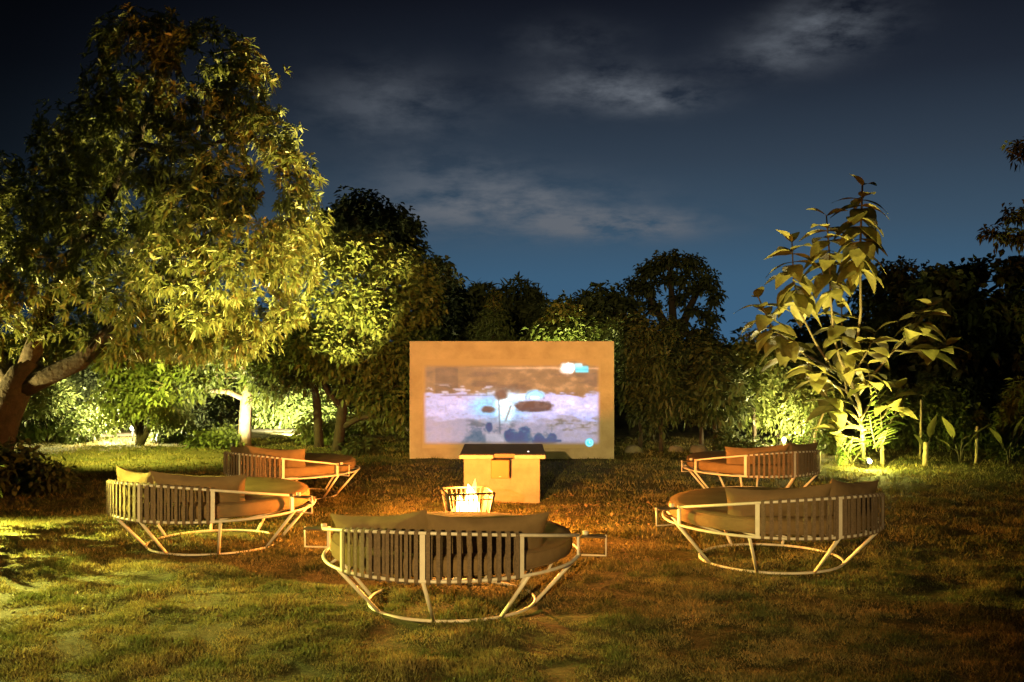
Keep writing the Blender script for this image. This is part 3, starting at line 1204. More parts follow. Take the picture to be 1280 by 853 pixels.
# ---- trees of the middle distance, beyond the lawn on the lit side
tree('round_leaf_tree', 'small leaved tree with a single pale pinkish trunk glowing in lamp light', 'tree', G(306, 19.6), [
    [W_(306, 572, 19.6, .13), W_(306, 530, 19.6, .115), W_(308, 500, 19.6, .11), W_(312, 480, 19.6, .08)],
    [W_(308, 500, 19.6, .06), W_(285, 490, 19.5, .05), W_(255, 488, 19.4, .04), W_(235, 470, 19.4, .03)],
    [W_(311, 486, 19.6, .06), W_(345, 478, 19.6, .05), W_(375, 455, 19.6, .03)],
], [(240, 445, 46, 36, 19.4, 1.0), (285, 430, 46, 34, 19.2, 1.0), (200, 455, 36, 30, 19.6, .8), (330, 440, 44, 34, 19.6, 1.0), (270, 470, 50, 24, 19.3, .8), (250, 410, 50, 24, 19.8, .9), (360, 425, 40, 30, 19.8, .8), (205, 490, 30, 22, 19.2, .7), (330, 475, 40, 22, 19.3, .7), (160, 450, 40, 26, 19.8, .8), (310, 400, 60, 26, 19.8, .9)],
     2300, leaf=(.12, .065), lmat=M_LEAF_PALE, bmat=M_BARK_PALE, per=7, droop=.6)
tree('round_leaf_tree', 'tall bushy tree with a yellow lit top, overhanging the corner of the projection wall', 'tree', G(424, 19.0), [
    [W_(420, 578, 19, .12), W_(424, 545, 19, .10), W_(428, 510, 19, .09), W_(432, 470, 19, .08), W_(445, 420, 19, .06), W_(455, 360, 19, .04)],
    [W_(428, 512, 19, .06), W_(410, 490, 19, .05), W_(395, 460, 19, .035)],
    [W_(426, 535, 19, .06), W_(450, 522, 18.9, .05), W_(476, 520, 18.9, .04), W_(500, 530, 18.9, .025)],
], [(440, 330, 48, 34, 19.2, 1.0), (495, 350, 42, 34, 19.2, 1.0), (525, 385, 26, 40, 19, .8), (420, 375, 44, 36, 18.7, 1.), (470, 395, 50, 38, 18.6, 1.0), (500, 440, 40, 40, 18.6, .9),
    (440, 450, 48, 34, 18.6, 1.0), (480, 490, 38, 30, 18.6, .8), (395, 430, 40, 36, 18.6, .9), (505, 510, 22, 28, 18.7, .6)],
     2300, leaf=(.13, .06), lmat=M_LEAF_MID, per=7, droop=.5)
tree('round_leaf_tree', 'dark slim tree, a black trunk against the brightly lit hedge', 'tree', G(397, 19.4), [
    [W_(400, 576, 19.4, .10), W_(398, 540, 19.4, .085), W_(396, 505, 19.4, .075), W_(392, 470, 19.4, .05)],
], [(370, 455, 46, 28, 19.1, .8), (345, 470, 34, 22, 19.0, .7), (405, 470, 36, 26, 19.0, .7), (380, 430, 40, 26, 19.3, .8)],
     900, leaf=(.12, .06), lmat=M_LEAF_DARK, per=7)
tree('bush_tree', 'small round tree forking from the ground, standing beside the white globe lamp', 'tree', G(176, 20.0), [
    [W_(174, 560, 20, .085), W_(175, 545, 20, .07), W_(165, 522, 20, .05), W_(155, 500, 20, .03)],
    [W_(176, 555, 20, .07), W_(186, 535, 20, .055), W_(200, 515, 20, .035)],
    [W_(175, 548, 20, .05), W_(178, 520, 20, .04), W_(180, 495, 20, .03)],
], [(160, 492, 36, 28, 20, .7), (200, 505, 34, 28, 20, .7), (180, 475, 38, 22, 20.2, .8), (145, 515, 22, 18, 20, .5), (222, 520, 22, 16, 20, .5)],
     900, leaf=(.11, .055), lmat=M_LEAF_PALE, per=7)
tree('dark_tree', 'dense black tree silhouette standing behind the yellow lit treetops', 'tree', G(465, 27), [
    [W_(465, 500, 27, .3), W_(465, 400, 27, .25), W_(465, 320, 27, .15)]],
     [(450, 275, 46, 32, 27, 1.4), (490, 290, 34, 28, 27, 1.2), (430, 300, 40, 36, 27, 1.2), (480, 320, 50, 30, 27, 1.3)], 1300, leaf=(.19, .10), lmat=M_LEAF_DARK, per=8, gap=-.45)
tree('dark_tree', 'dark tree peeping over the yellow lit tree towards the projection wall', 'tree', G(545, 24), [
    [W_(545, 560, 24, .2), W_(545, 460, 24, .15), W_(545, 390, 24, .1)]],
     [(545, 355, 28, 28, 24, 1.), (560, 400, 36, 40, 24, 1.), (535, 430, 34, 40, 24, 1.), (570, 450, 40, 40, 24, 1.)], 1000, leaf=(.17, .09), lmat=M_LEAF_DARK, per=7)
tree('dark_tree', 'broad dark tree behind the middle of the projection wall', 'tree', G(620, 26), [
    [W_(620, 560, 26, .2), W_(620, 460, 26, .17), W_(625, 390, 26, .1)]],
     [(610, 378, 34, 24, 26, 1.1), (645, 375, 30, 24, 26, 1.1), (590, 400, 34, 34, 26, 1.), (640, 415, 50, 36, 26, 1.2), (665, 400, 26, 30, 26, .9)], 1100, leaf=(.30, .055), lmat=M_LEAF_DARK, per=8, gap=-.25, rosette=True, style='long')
tree('conifer', 'young pointed conifer with tiered branches just above the projection wall', 'tree', G(616, 20.6), [
    [W_(616, 570, 20.6, .09), W_(616, 460, 20.6, .06), W_(618, 372, 20.6, .015)]],
     [(618, 378, 7, 12, 20.6, .15), (618, 394, 13, 9, 20.6, .25), (617, 410, 22, 9, 20.6, .4), (617, 427, 30, 9, 20.6, .5), (617, 446, 36, 10, 20.6, .6), (617, 468, 40, 12, 20.6, .6), (617, 492, 42, 14, 20.6, .7)],
     700, leaf=(.13, .03), lmat=M_LEAF_MID, per=9, droop=.3, gap=-.5)
tree('leafy_tree', 'bushy tree above the wall top with a patch of bright yellow-green leaves', 'tree', G(712, 19.8), [
    [W_(712, 572, 19.8, .1), W_(712, 480, 19.8, .08), W_(712, 410, 19.8, .04)]],
     [(710, 402, 26, 20, 19.6, .6), (690, 418, 26, 16, 19.6, .6), (735, 418, 26, 22, 19.9, .7), (715, 440, 50, 24, 19.6, .7), (700, 480, 50, 36, 19.6, .7)],
     800, leaf=(.15, .075), lmat=M_LEAF_PALE, per=7)
tree('dark_tree', 'dark tree with ragged top, between the bright leaf patch and the umbrella shaped tree', 'tree', G(750, 24), [
    [W_(750, 560, 24, .2), W_(748, 450, 24, .15), W_(742, 380, 24, .06)]],
     [(725, 378, 26, 14, 24, .8), (755, 375, 24, 16, 24, .8), (700, 390, 22, 16, 24, .8), (770, 400, 30, 30, 24, 1.), (740, 420, 46, 34, 24, 1.1), (775, 450, 40, 40, 24, 1.)], 1000, leaf=(.18, .09), lmat=M_LEAF_DARK, per=7)
tree('umbrella_tree', 'umbrella shaped black tree with visible forked limbs against the blue horizon', 'tree', G(842, 28), [
    [W_(845, 560, 28, .3), W_(845, 470, 28, .26), W_(843, 420, 28, .22)],
    [W_(844, 430, 28, .15), W_(820, 385, 28, .1), W_(800, 355, 28, .05)],
    [W_(844, 430, 28, .15), W_(862, 385, 28, .1), W_(880, 350, 28, .05)],
    [W_(843, 425, 28, .14), W_(840, 380, 28, .1), W_(838, 340, 28, .05)],
], [(788, 380, 14, 8, 28, .7), (795, 357, 15, 9, 28, .8), (810, 340, 16, 9, 28, .8), (828, 328, 17, 9, 28, .9), (848, 325, 17, 9, 28, .9), (866, 333, 16, 9, 28, .8), (881, 350, 15, 9, 28, .8), (889, 372, 12, 9, 28, .7),
    (812, 362, 14, 6, 28, .8), (832, 350, 15, 6, 28, .8), (853, 350, 15, 6, 28, .8), (870, 364, 13, 6, 28, .8), (820, 383, 13, 6, 28, .7), (845, 374, 14, 6, 28, .7), (866, 388, 13, 6, 28, .7),
    (800, 400, 14, 7, 28, .7), (886, 398, 12, 8, 28, .7), (835, 408, 22, 9, 28, .8), (880, 420, 22, 14, 28, .9), (805, 425, 24, 14, 28, .9), (850, 440, 50, 16, 28, 1.2)],
     1050, leaf=(.15, .075), lmat=M_LEAF_DARK, per=8, gap=-.12, shell=.2, freq=1.4)
# slim young trees in a row beyond the wall
young = [(800, 18.9, 'slim young tree with thin trunk, next to the lit end of the projection wall', (785, 465, 30, 42), (812, 500, 30, 36), (795, 425, 30, 30)),
         (826, 18.7, 'slim young tree with a pale straight trunk, in the dark row beyond the wall', (822, 455, 28, 36), (835, 490, 26, 30), (818, 420, 26, 24)),
         (876, 18.9, 'young tree of fine twigs with two thin stems, in the dark row beyond the wall', (866, 470, 32, 36), (880, 505, 28, 26), (872, 440, 26, 20)),
         (893, 18.5, 'young leafy tree with a thin dark trunk, facing the covered daybed', (898, 465, 26, 30), (905, 500, 28, 26), (888, 490, 24, 26)),
         (942, 18.8, 'bushy young tree catching yellow lamp light on its lower leaves', (940, 460, 34, 40), (930, 500, 30, 30), (958, 440, 30, 30))]
for px, Y, lab, *cl in young:
    tree('young_tree', lab, 'tree', G(px, Y), [[W_(px, 574, Y, .045), W_(px + 1, 540, Y, .04), W_(px - 1, 505, Y, .035), W_(px + 2, 450, Y, .02)]],
         [(a, b, c, d, Y + random.uniform(-.2, .2), .55) for a, b, c, d in cl], 620, leaf=((.12, .06), (.16, .035), (.08, .05), (.17, .085), (.12, .06))[[800, 826, 876, 893, 942].index(px)], style='long' if px == 826 else 'oval', lmat=M_LEAF_DARK if px < 940 else M_LEAF_MID, per=7, group='young trees in a row beyond the wall')
tree('dark_tree', 'round black tree standing behind the tall big-leaved plant', 'tree', G(1130, 26), [
    [W_(1130, 560, 26, .2), W_(1130, 450, 26, .17), W_(1130, 380, 26, .08)]],
     [(1125, 350, 36, 24, 26, 1.2), (1100, 375, 34, 30, 26, 1.1), (1155, 372, 32, 30, 26, 1.1), (1130, 410, 56, 40, 26, 1.3), (1090, 430, 50, 40, 26, 1.2), (1030, 430, 50, 40, 26, 1.2)], 1300, leaf=(.18, .09), lmat=M_LEAF_DARK, per=8, gap=-.35)
tree('dark_tree', 'wide dark tree with a ragged flat top towards the edge of the view', 'tree', G(1215, 22), [
    [W_(1215, 570, 22, .2), W_(1213, 480, 22, .17), W_(1212, 400, 22, .08)]],
     [(1185, 352, 30, 14, 22, .9), (1222, 348, 34, 16, 22, .9), (1262, 345, 34, 18, 22, .9), (1200, 385, 46, 34, 22, 1.1), (1250, 390, 46, 36, 22, 1.1), (1195, 440, 50, 40, 22, 1.), (1255, 450, 50, 45, 22, 1.1), (1225, 500, 60, 36, 22, 1.)],
     1500, leaf=(.24, .13), lmat=M_LEAF_DARK, per=6, gap=-.12)
tree('branching_tree', 'tall dark tree reaching in from the edge with flat horizontal sprays', 'tree', G(1330, 19), [
    [W_(1335, 580, 19, .2), W_(1330, 450, 19, .17), W_(1325, 320, 19, .13), W_(1320, 180, 19, .08), W_(1318, 90, 19, .03)],
    [W_(1326, 330, 19, .07), W_(1290, 300, 19, .05), W_(1240, 291, 19, .015)],
    [W_(1322, 230, 19, .06), W_(1290, 200, 19, .04), W_(1258, 188, 19, .012)],
], [(1275, 296, 26, 7, 19, .5), (1246, 291, 18, 5, 19, .3), (1272, 268, 14, 7, 19, .4), (1284, 190, 14, 7, 19, .4), (1274, 182, 9, 4, 19, .2), (1332, 250, 34, 30, 19, .7), (1344, 150, 36, 40, 19, .7), (1332, 320, 34, 20, 19, .7), (1330, 380, 50, 40, 19, .8)],
     900, leaf=(.14, .06), lmat=M_LEAF_DARK, per=7, droop=.7, gap=-.6)

# ---- far mass of woods behind everything
cl = []
for i in range(46):
    px = -120 + 1520 * i / 45
    Y = 34 + random.uniform(-1.5, 3)
    cl.append((P(px, 470 + random.uniform(-20, 25), Y), Vector((1.6, 1.2, 1.9))))
    cl.append((P(px + 15, 535, Y), Vector((1.6, 1.2, 1.5))))
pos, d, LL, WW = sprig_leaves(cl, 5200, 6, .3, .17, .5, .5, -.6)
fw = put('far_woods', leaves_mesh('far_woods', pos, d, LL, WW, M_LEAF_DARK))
tag(fw, 'continuous dark mass of far woods closing the garden', 'woods', kind='stuff')


def shrub(label, base_px, Y, blobs, n=450, leaf=(.11, .055), lmat=None, name='shrub', per=6, droop=.4, stems=5, group=None, style='oval'):
    base = G(base_px, Y)
    lines = []
    top = P(blobs[0][0], blobs[0][1], Y)
    for k in range(stems):
        e = P(blobs[k % len(blobs)][0] + random.uniform(-8, 8), blobs[k % len(blobs)][1], Y)
        pts = branch_pts(base + Vector((random.uniform(-.08, .08), random.uniform(-.08, .08), 0)), e, 4)
        lines.append([(p, .018 * (1 - .15 * i)) for i, p in enumerate(pts)])
    return tree(name, label, 'shrub', base, lines, [(a, b, c, d, Y, c / F * Y * .85) for a, b, c, d in blobs], n, leaf=leaf, lmat=lmat or M_LEAF_DARK,
                per=per, droop=droop, limbs=False, gap=-.3, group=group, style=style)


shrub('black low shrub with broad leaves at the foot of the leaning trunk', 16, 13.7, [(14, 585, 26, 26), (-20, 590, 34, 30), (34, 600, 16, 14)], 420, leaf=(.16, .06), style='long')
shrub('low dark shrub on the grass edge beside the broad leaved shrub', 62, 13.6, [(62, 598, 18, 14), (78, 604, 10, 9), (50, 606, 12, 8)], 220, leaf=(.13, .045), style='long')
shrub('leafy bush behind the leaning trunk, half lit in green', 62, 20.6, [(60, 520, 34, 28), (95, 530, 28, 22), (35, 535, 22, 18), (70, 500, 26, 18)], 700, lmat=M_LEAF_MID)
shrub('bright yellow bush glowing in the fork below the big tree limb', 48, 23.0, [(45, 488, 26, 18), (75, 482, 22, 14), (25, 500, 18, 16)], 500, lmat=M_LEAF_PALE)
shrub('tall dark bush between the half lit bush and the small round tree', 112, 22.5, [(110, 500, 26, 36), (95, 520, 26, 28), (125, 540, 20, 20), (120, 470, 30, 30)], 600)
shrub('grassy yellow clump near the path under the small leaved tree', 218, 20.6, [(218, 540, 18, 16), (240, 545, 16, 12), (204, 550, 12, 9)], 300, lmat=M_LEAF_MID, leaf=(.2, .03), style='long')
shrub('low green bush of small leaves beside the pale pinkish trunk', 272, 19.6, [(270, 548, 20, 16), (250, 555, 14, 10), (290, 556, 12, 10)], 420, lmat=M_LEAF_PALE)
shrub('dark bush in the gap between the small round tree and the pale trunk', 235, 22.5, [(235, 510, 30, 34), (262, 520, 26, 30), (212, 520, 22, 26)], 600)
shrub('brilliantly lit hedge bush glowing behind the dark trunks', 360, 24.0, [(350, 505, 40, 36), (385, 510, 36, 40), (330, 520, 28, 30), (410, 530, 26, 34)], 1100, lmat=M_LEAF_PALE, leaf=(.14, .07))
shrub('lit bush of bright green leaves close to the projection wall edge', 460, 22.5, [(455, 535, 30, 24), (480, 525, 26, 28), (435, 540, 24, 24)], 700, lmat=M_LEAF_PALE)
shrub('leafy climber clump at the base of the slim dark tree', 386, 20.2, [(386, 545, 12, 26), (405, 552, 14, 16), (418, 535, 10, 24)], 300, lmat=M_LEAF_PALE, leaf=(.10, .06))
shrub('small mounded dark bush on the lawn edge under the wall side tree', 452, 18.4, [(452, 566, 17, 10), (436, 570, 10, 7)], 220)
shrub('small lit tuft bush under the bright hedge', 350, 20.4, [(345, 560, 18, 9), (368, 562, 14, 8)], 220, lmat=M_LEAF_PALE, leaf=(.14, .03), style='long')
shrub('yellow glowing bush directly above the post lamp', 975, 19.2, [(975, 512, 30, 30), (950, 500, 26, 26), (998, 500, 28, 28), (985, 475, 30, 20)], 1000, lmat=M_LEAF_PALE)
shrub('dull bush of drooping leaves between the post lamp and the big-leaved plant', 1024, 18.4, [(1022, 525, 24, 30), (1010, 495, 22, 22), (1035, 550, 14, 16), (1040, 505, 16, 20)], 600, lmat=M_LEAF_MID)
shrub('low black bush beside the post lamp stem', 930, 18.2, [(925, 552, 24, 16), (945, 560, 16, 10)], 300)
shrub('dark thicket bush beyond the bare wooden stakes', 1180, 19.0, [(1170, 515, 36, 36), (1200, 530, 30, 34), (1140, 525, 24, 34), (1225, 550, 24, 22)], 800, lmat=M_LEAF_MID)
shrub('tall feathery bush against the edge of the view, faintly lit', 1265, 17.6, [(1268, 545, 22, 34), (1280, 510, 20, 30), (1255, 565, 14, 14)], 450, lmat=M_LEAF_MID, leaf=(.2, .025), style='long')
shrub('dark filler bush behind the palm fronds', 1120, 19.4, [(1115, 520, 30, 40), (1140, 555, 20, 20), (1095, 545, 24, 30)], 600)

# foliage that stands beside the lawn out of the frame and throws the long shadows on the grass
for px, Y, blobs, k, lab in ((-75, 10.6, [(-80, 600, 16, 40), (-60, 580, 12, 24)], 44, 'sparse long leaved shrub beside the side floodlight, in front of its lens'),
                        (-95, 10.2, [(-110, 620, 18, 44), (-80, 640, 12, 24)], 30, 'thin upright shrub a step below the side floodlight'),
                        (-55, 9.8, [(-60, 650, 14, 34), (-50, 640, 10, 30)], 26, 'small bare stemmed shrub by the lawn corner'),
                        (-40, 11.0, [(-40, 590, 14, 30), (-30, 600, 10, 20)], 30, 'leaning shrub with few leaves next to the leaning trunk')):
    shrub(lab, px, Y, blobs, k, leaf=(.17, .06), style='long', per=5)

# ---- tall plant with very large leaves


def big_leaf_mesh():
    m = MB()
    n = 6
    for i in range(n + 1):
        t = i / n
        w = .30 * (math.sin(PI * min(1, .08 + t * .95)) ** .75) * (1 - .25 * t)
        if i == n:
            w = .004
        if i == 0:
            w = .02
        z = .06 * math.sin(t * 2.6) - .22 * t * t
        for s, k in ((-1, .05), (-.5, .02), (0, 0), (.5, .02), (1, .05)):
            m.v.append(Vector((s * w, t, z + k * w * 3 + .012 * math.sin(9 * t + s * 4))))
    for i in range(n):
        for j in range(4):
            q = i * 5 + j
            m.f.append((q, q + 1, q + 6, q + 5))
    return m.mesh('leaf', M_LEAF_BIG)


BIG = big_leaf_mesh()
SY = 16.7
bp_ = empty('big_leaved_plant', G(1080, SY))
tag(bp_, 'tall plant with very large oval leaves stacked up bare stems, lit from below', 'plant')
STEMS = [
    ([(1080, 580), (1078, 545), (1074, 505), (1064, 478), (1070, 440), (1076, 390), (1075, 320), (1078, 232)], .035, (1078, 232), 9),
    ([(1066, 482), (1050, 450), (1042, 420), (1038, 370), (1037, 320), (1033, 270)], .022, None, 8),
    ([(1064, 480), (1040, 460), (1020, 430), (1000, 390), (992, 350), (990, 303)], .02, None, 7),
    ([(1072, 495), (1095, 465), (1120, 435), (1145, 410), (1162, 382)], .018, None, 4),
    ([(1118, 438), (1150, 440), (1185, 432)], .012, None, 3),
    ([(1040, 462), (1000, 440), (965, 410), (948, 372)], .018, None, 6),
    ([(1076, 520), (1058, 490), (1052, 440), (1052, 385)], .018, None, 6),
    ([(1078, 540), (1050, 520), (1030, 490)], .014, None, 3),
    ([(1076, 525), (1090, 500), (1085, 455)], .016, None, 3),
    ([(1079, 550), (1055, 545), (1040, 530)], .012, None, 2),
    ([(1078, 545), (1105, 520), (1125, 485)], .012, None, 3),
    ([(992, 440), (985, 450), (978, 432)], .010, None, 2),
    ([(1070, 495), (1040, 480), (1012, 462), (1005, 440)], .012, None, 4),
    ([(1066, 470), (1084, 440), (1095, 415)], .012, None, 3),
]


def add_big_leaf(p, az, pitch, size):
    o = put('leaf', BIG, bp_, p - Vector(bp_.location))
    o.rotation_euler = (R(pitch), random.uniform(-.35, .35), az)
    o.scale = (size, size, size)


m = MB()
for pts, r, _, _n in STEMS:
    w = [P(a, b, SY + .12 * math.sin(a * .7)) - Vector(bp_.location) for a, b in pts]
    w2 = []
    for i in range(len(w) - 1):
        for k in range(3):
            w2.append(w[i].lerp(w[i + 1], k / 3))
    w2.append(w[-1])
    m.tube(w2, [r * (1 - .7 * i / len(w2)) + .004 for i in range(len(w2))], 8)
m.build('stem', M_STEM, bp_)
for (pts, r, _, nl) in STEMS:
    w = [P(a, b, SY + .12 * math.sin(a * .7)) for a, b in pts]
    # leaves in crossed pairs down from the tip
    L = 0
    q = len(w) - 1
    p = w[-1].copy()
    az = random.uniform(0, 6.28)
    step = .14
    for k in range(nl):
        sz = .29 + .23 * min(1, (k + .6) / 2) * random.uniform(.8, 1.1)
        for s in (0, PI):
            for extra in (0, 1) if k > 0 else (0,):
                add_big_leaf(p + Vector((0, 0, -.05 * extra)), az + s + extra * 1.57 + random.uniform(-.3, .3), (30 if k == 0 else 8 - 9 * min(k, 4)) + random.uniform(-20, 16), sz)
        az += 1.2
        left = step * random.uniform(.9, 1.5)
        while q > 0 and left > 0:
            seg = w[q - 1] - p
            if seg.length > left:
                p = p + seg.normalized() * left
                left = 0
            else:
                left -= seg.length
                q -= 1
                p = w[q].copy()

# ---- palm fronds and feathery plants by the spotlight


def leaflet_mesh():
    m = MB()
    for i in range(5):
        t = i / 4
        w = (.0, .10, .11, .07, .0)[i] + .006
        for s in (-1, 0, 1):
            m.v.append(Vector((s * w, t, .02 * abs(s) - .18 * t * t)))
    for i in range(4):
        for j in range(2):
            q = i * 3 + j
            m.f.append((q, q + 1, q + 4, q + 3))
    return m.mesh('leaflet', M_LEAF_FERN)


LEAFLET = leaflet_mesh()


def frond_plant(label, base, fronds, name='fern_palm', stem=None):
    root = empty(name, base)
    tag(root, label, 'plant')
    if stem:
        MB().tube([Vector(p) - Vector(base) for p in stem], .035, 8).build('trunk', M_STAKE, root)
    for pts, n, ll in fronds:
        w = [p - Vector(base) for p in pts]
        fine = []
        for i in range(len(w) - 1):
            for k in range(4):
                fine.append(w[i].lerp(w[i + 1], k / 4))
        fine.append(w[-1])
        fr = MB().tube(fine, [.012 * (1 - .8 * i / len(fine)) + .002 for i in range(len(fine))], 5).build('frond', M_STEM, root)
        for k in range(n):
            t = .18 + .82 * k / (n - 1)
            f = t * (len(fine) - 1)
            i = min(len(fine) - 2, int(f))
            p = fine[i].lerp(fine[i + 1], f - i)
            tan = (fine[i + 1] - fine[i]).normalized()
            view = Vector((.15, -1, .2))
            side = tan.cross(view).normalized()
            for s in (-1, 1):
                d = (side * s + tan * .45 + Vector((0, -.1, -.05))).normalized()
                o = put('leaflet', LEAFLET, fr, p)
                o.rotation_mode = 'QUATERNION'
                o.rotation_quaternion = d.to_track_quat('Y', 'Z') @ Matrix.Rotation(random.uniform(-.4, .4) + s * .3, 3, 'Y').to_quaternion()
                z = ll * math.sin(PI * min(.97, .25 + t * .72)) * random.uniform(.85, 1.1)
                o.scale = (z, z, z)
    return root


frond_plant('bright yellow-green palm with ladder like fronds above the glaring spotlight', G(1092, 16.9), [
    ([P(1100, 560, 16.9), P(1102, 530, 16.8), P(1099, 500, 16.7), P(1090, 478, 16.5)], 11, .30),
    ([P(1100, 560, 16.9), P(1112, 530, 16.9), P(1124, 508, 16.9), P(1134, 494, 16.8)], 9, .26),
    ([P(1096, 565, 16.8), P(1090, 540, 16.7), P(1086, 515, 16.6)], 9, .28),
    ([P(1098, 562, 16.8), P(1106, 548, 16.5), P(1110, 535, 16.3)], 7, .22)], stem=[G(1103, 16.9), P(1102, 545, 16.9)])
frond_plant('low yellow fern with spreading fronds beside the glaring spotlight', G(1062, 16.7), [
    ([P(1064, 578, 16.7), P(1062, 560, 16.6), P(1066, 545, 16.5)], 7, .24),
    ([P(1064, 578, 16.7), P(1055, 562, 16.5), P(1046, 552, 16.4)], 7, .22),
    ([P(1066, 578, 16.7), P(1078, 560, 16.8), P(1092, 555, 16.9)], 7, .22),
    ([P(1064, 578, 16.7), P(1052, 572, 16.5), P(1042, 570, 16.4)], 6, .18)], name='fern')
frond_plant('feathery pale plant beside the post lamp, rising from the dark', G(1006, 17.8), [
    ([P(1006, 570, 17.8), P(1004, 545, 17.8), P(998, 520, 17.7)], 8, .22),
    ([P(1006, 570, 17.8), P(1014, 545, 17.7), P(1022, 528, 17.6)], 8, .2)], name='fern')

# broad leaved upright plants by the stakes


def paddle_plant(label, base_px, Y, leaves):
    root = empty('paddle_leaf_plant', G(base_px, Y))
    tag(root, label, 'plant')
    for (x0, y0, x1, y1, L) in leaves:
        a = P(x0, y0, Y) - Vector(root.location)
        b = P(x1, y1, Y - .05) - Vector(root.location)
        MB().tube([Vector((0, 0, 0)), a.lerp(b, 0) * .5, a, b], [.016, .013, .010, .006], 6).build('leaf_stalk', M_STEM, root)
        d = (b - a).normalized()
        o = put('leaf', BIG, root, b - d * .05)
        o.rotation_mode = 'QUATERNION'
        q = d.to_track_quat('Y', 'Z')
        o.rotation_quaternion = q
        o.scale = (L * .7, L, L * .6)


paddle_plant('upright plant with paddle leaves on pale stalks, between the two thin stakes', 1200, 17.0,
             [(1204, 560, 1216, 548, .42), (1196, 560, 1190, 545, .45), (1202, 550, 1222, 540, .35), (1198, 565, 1184, 556, .3)])
paddle_plant('single leafed dark plant leaning over the bare stake', 1160, 17.3, [(1160, 560, 1163, 545, .45), (1158, 565, 1152, 555, .3)])
paddle_plant('broad leaved plant at the lawn edge close to the edge of the view', 1262, 16.6, [(1262, 560, 1268, 545, .45), (1258, 565, 1250, 552, .38), (1266, 570, 1280, 560, .35)])

for px, top, Y, r, lab in ((1156, 553, 16.8, .045, 'short thick pale wooden stake at the lawn edge'), (1220, 533, 17.0, .028, 'thin pale stake beside the paddle leaves'),
                           (1047, 540, 17.4, .03, 'thin yellow lit stake beside the low fern'), (1018, 515, 17.9, .022, 'slanting bamboo stake in the lamp lit bush'),
                           (1150, 500, 17.6, .02, 'tall thin bare stake standing in the dark thicket')):
    b = G(px, Y)
    h = P(px, top, Y).z
    pts = [Vector((0, 0, -.05)), Vector((.01, 0, h * .5)), Vector((.02 if 'slant' not in lab else .16, 0, h))]
    o = MB().tube(pts, [r, r * .95, r * .9], 8).build('wooden_stake', M_STAKE)
    o.location = b
    tag(o, lab, 'stake', 'stakes along the lawn edge')


def add_mound(label, px, Y, w, h):  # low pale rounded shape on the bed beyond the lawn
    m = MB()
    seg, rings = 14, 7
    sd = px * .37
    for j in range(rings):
        t = j / (rings - 1)
        for k in range(seg):
            a = 2 * PI * k / seg
            r = math.cos(t * PI / 2 * .98) ** .6
            q = 1 + .22 * noise.noise((math.cos(a) * 1.3 + sd, math.sin(a) * 1.3, t * 2))
            m.v.append(Vector((math.cos(a) * w / 2 * r * q, math.sin(a) * w * .4 * r * q, h * math.sin(t * PI / 2) * q - .02)))
    for j in range(rings - 1):
        for k in range(seg):
            l = (k + 1) % seg
            m.f.append((j * seg + k, j * seg + l, (j + 1) * seg + l, (j + 1) * seg + k))
    o = m.build('mound', M_MOUND)
    o.location = G(px, Y)
    tag(o, label, 'mound', 'pale mounds along the bed beyond the lawn')


add_mound('pale boulder next to the lit end of the projection wall', 792, 18.6, .34, .16)
add_mound('low wide pale boulder behind the pale straight trunk', 845, 18.8, .30, .12)
add_mound('pale boulder below the twiggy young trees', 873, 18.7, .34, .15)
add_mound('small pale boulder near the thin dark trunk', 904, 18.6, .25, .12)
add_mound('pale boulder lit by the post lamp from one side', 957, 18.6, .4, .17)

# pale picket fence pieces behind the bushes by the wall
fe = empty('picket_fence', G(497, 23))
tag(fe, 'low pale picket fence between the lit bush and the projection wall', 'fence')
me = MB().box((0, 0, .30), (.07, .03, .62)).mesh('picket', M_FENCE, False)
for i in range(9):
    put('picket', me, fe, (-.42 + .125 * i, .0, random.uniform(-.02, .02)))
for z in (.15, .48):
    MB().box((.08, .03, z), (1.15, .025, .05)).build('fence_rail', M_FENCE, fe, smooth=False)
# ================================================================== lamps of the garden


def spotlight(label, loc, target, energy, color, spot=90, blend=.7, size=1.0, glow=True, lens=40.0, kind='SPOT', group='garden spotlights'):
    """spike spotlight: stake, yoke, head with hood and a glowing lens, and its light"""
    root = empty('garden_spotlight', loc)
    tag(root, label, 'spotlight', group)
    d = (Vector(target) - Vector(loc)).normalized()
    q = d.to_track_quat('Z', 'Y')
    MB().tube([(0, 0, -.12), (0, 0, .06 * size)], .010 * size, 6).build('stake', M_BLACK, root)
    hd = MB().lathe([(.02, -.05), (.036, -.045), (.040, .03), (.046, .06), (.040, .06), (.036, .02), (.001, .015)], 14).build('lamp_head', M_BLACK, root)
    hd.location = (0, 0, .10 * size)
    hd.rotation_mode = 'QUATERNION'
    hd.rotation_quaternion = q
    hd.scale = (size, size, size)
    ln = MB().lathe([(.001, .024), (.034, .024), (.03, .034), (.001, .040)], 14).build('lens', emitter('lens_glow', color, lens), hd)
    l = lamp('spot_light', kind, Vector(loc) + Vector((0, 0, .10 * size)) + d * (.075 * size if kind == 'SPOT' else .16), energy, color, .035, target, spot, blend)
    return root


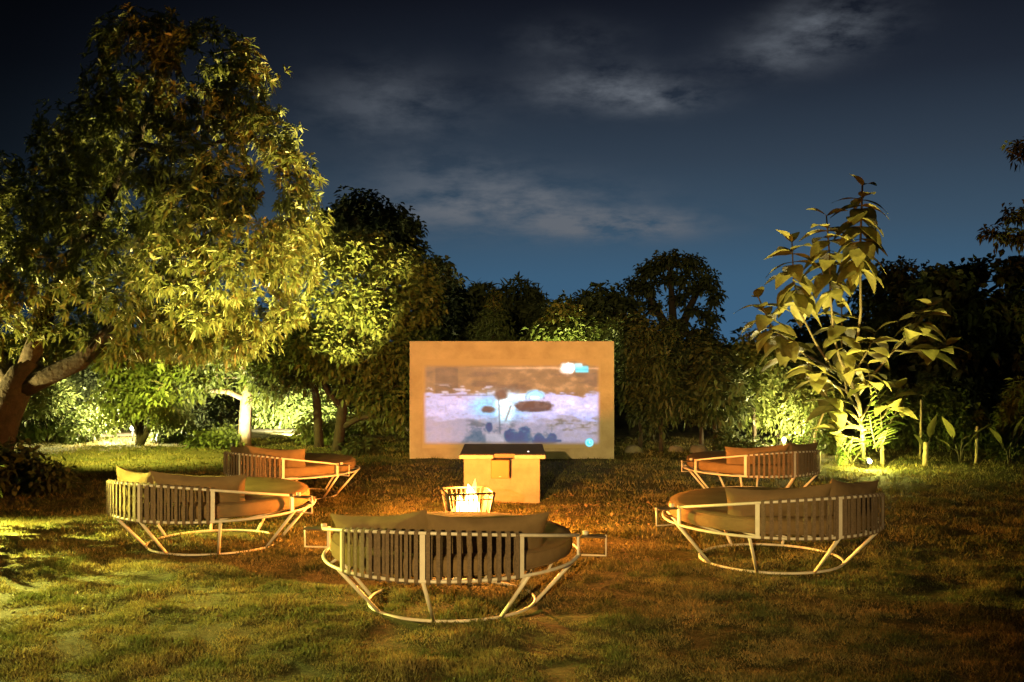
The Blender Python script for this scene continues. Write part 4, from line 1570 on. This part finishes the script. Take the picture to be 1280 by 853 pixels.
# glaring spotlight at the foot of the big-leaved plant
spotlight('glaring small spotlight on the lawn edge at the foot of the big-leaved plant', Vector((5.60, 16.35, .0)), Vector((5.55, 16.75, 2.0)), E_PLANT, YEL, 150, .9, 1.0, lens=60)
MB().lathe([(.001, .10), (.020, .106), (.031, .128), (.032, .142), (.023, .162), (.001, .17)], 14, (0, -.07, -.02)).build('bulb', emitter('plant_bulb_glow', (1, .93, .62), 26), bpy.data.objects['garden_spotlight'])
lamp('spill_light', 'POINT', (5.60, 16.2, .22), 260, YGR, .05)
spotlight('added fill spotlight hidden behind the partly covered daybed, aimed up at the large leaves', Vector((4.3, 14.75, 0)), P(1062, 350, 16.7), 3900, YEL, 62, .9)  # second uplight, added to brighten the plant's upper leaves
g_ = MB()
root = empty('post_lamp', G(980, 18.4))
tag(root, 'short post lamp with bright white bulb among the yellow bushes', 'lamp')
MB().tube([(0, 0, -.05), (0, 0, .20)], .03, 8).build('post', M_FENCE, root)
MB().lathe([(.001, .20), (.022, .205), (.034, .235), (.036, .26), (.028, .285), (.001, .30)], 14).build('bulb', emitter('bulb_glow', (1, .9, .66), 16), root)
lamp('post_light', 'POINT', G(980, 18.4) + Vector((0, -.02, .42)), E_POST, (1, .82, .34), .05)
root = empty('globe_lamp', G(166, 20.9))
tag(root, 'white globe lamp on a short stem behind the small round tree', 'lamp')
MB().tube([(0, 0, -.05), (0, 0, .20)], .02, 8).build('stem', M_BLACK, root)
MB().lathe([(.001, .20), (.03, .205), (.052, .235), (.056, .265), (.045, .295), (.001, .315)], 16).build('globe', emitter('globe_glow', (1, .92, .78), 12), root)
lamp('globe_light', 'POINT', G(160, 20.7) + Vector((-.12, -.15, .62)), E_GLOBE, (1, .85, .48), .06)
spotlight('spotlight behind the plinth aimed up into the side of the huge tree', Vector((-.40, 14.25, 0)), P(285, 130, 14.2), E_MANGO, YEL, 76, .7)
spotlight('added fill spotlight hidden behind the daybed on green lit grass, brightening the huge treetop', Vector((-3.55, 12.0, 0)), P(225, 50, 14.0), 5200, YEL, 34, .9)  # extra hidden uplight, added to lift the dark upper crown
spotlight('spotlight at the foot of the huge leaning tree, aimed up along its trunk', Vector((-9.0, 14.2, 0)), P(60, 210, 14.6), E_MANGO_LOW, YEL, 100, .8)
spotlight('spotlight in front of the brilliantly lit hedge, behind the dark trunks', G(372, 21.6), P(368, 525, 24), E_HEDGE, (1, .93, .5), 84, .6)
spotlight('spotlight beneath the small leaved tree with the pale trunk', G(290, 18.6), P(300, 450, 19.6), E_MID * .05, (1, .88, .5), 120, .8)
spotlight('narrow spotlight behind the orange lit daybed, aimed at the tall yellow lit treetop', Vector((-2.75, 14.5, 0)), P(445, 325, 19), E_MID, YEL, 28, .8)
spotlight('unseen downlight added under the big limb to light the green far lawn', P(118, 432, 16.6), Vector((-5.9, 18.4, 0)), 1700, YGR, 125, .8)  # lamp made up to spread light over the far lawn
spotlight('spotlight behind the projection wall aimed at the bright leaf patch', G(705, 18.8), P(712, 400, 19.6), E_WALLBACK, (.95, .9, .3), 90, .8)
spotlight('spotlight behind the leaning trunk under the glowing yellow bush', G(55, 21.9), P(50, 480, 23), E_TRUNK, (1, .85, .25), 130, .8)
# flood beside the lawn, outside the frame
spotlight('floodlight beside the lawn among the low shrubs', Vector((-7.0, 11.0, 1.15)), Vector((-5.0, 9.9, -.4)), E_SIDE, YGR, 92, .95, 1.6, group='floodlights')

# flood on a pole behind the viewer
fp = Vector((-3.2, -12.0, 0))
root = empty('pole_floodlight', fp)
tag(root, 'warm floodlight on a tall pole behind the viewer', 'floodlight')
MB().tube([(0, -.12, 0), (0, -.12, 4.3)], .045, 10).build('pole', M_BLACK, root)
MB().box((0, -.04, 4.07), (.34, .10, .24)).build('lamp_head', M_BLACK, root, smooth=False, bevel=.01)
MB().box((0, .50, 4.205), (.9, .98, .012), Matrix.Rotation(R(-.6), 3, 'X')).build('hood', M_BLACK, root, smooth=False)  # long unseen plate, added to cut the beam off the trees above the wall
lamp('flood_light', 'SPOT', fp + Vector((0, .06, 4.14)), E_FLOOD, WARM, .022, (.05, 15.0, .8), 27, .75)
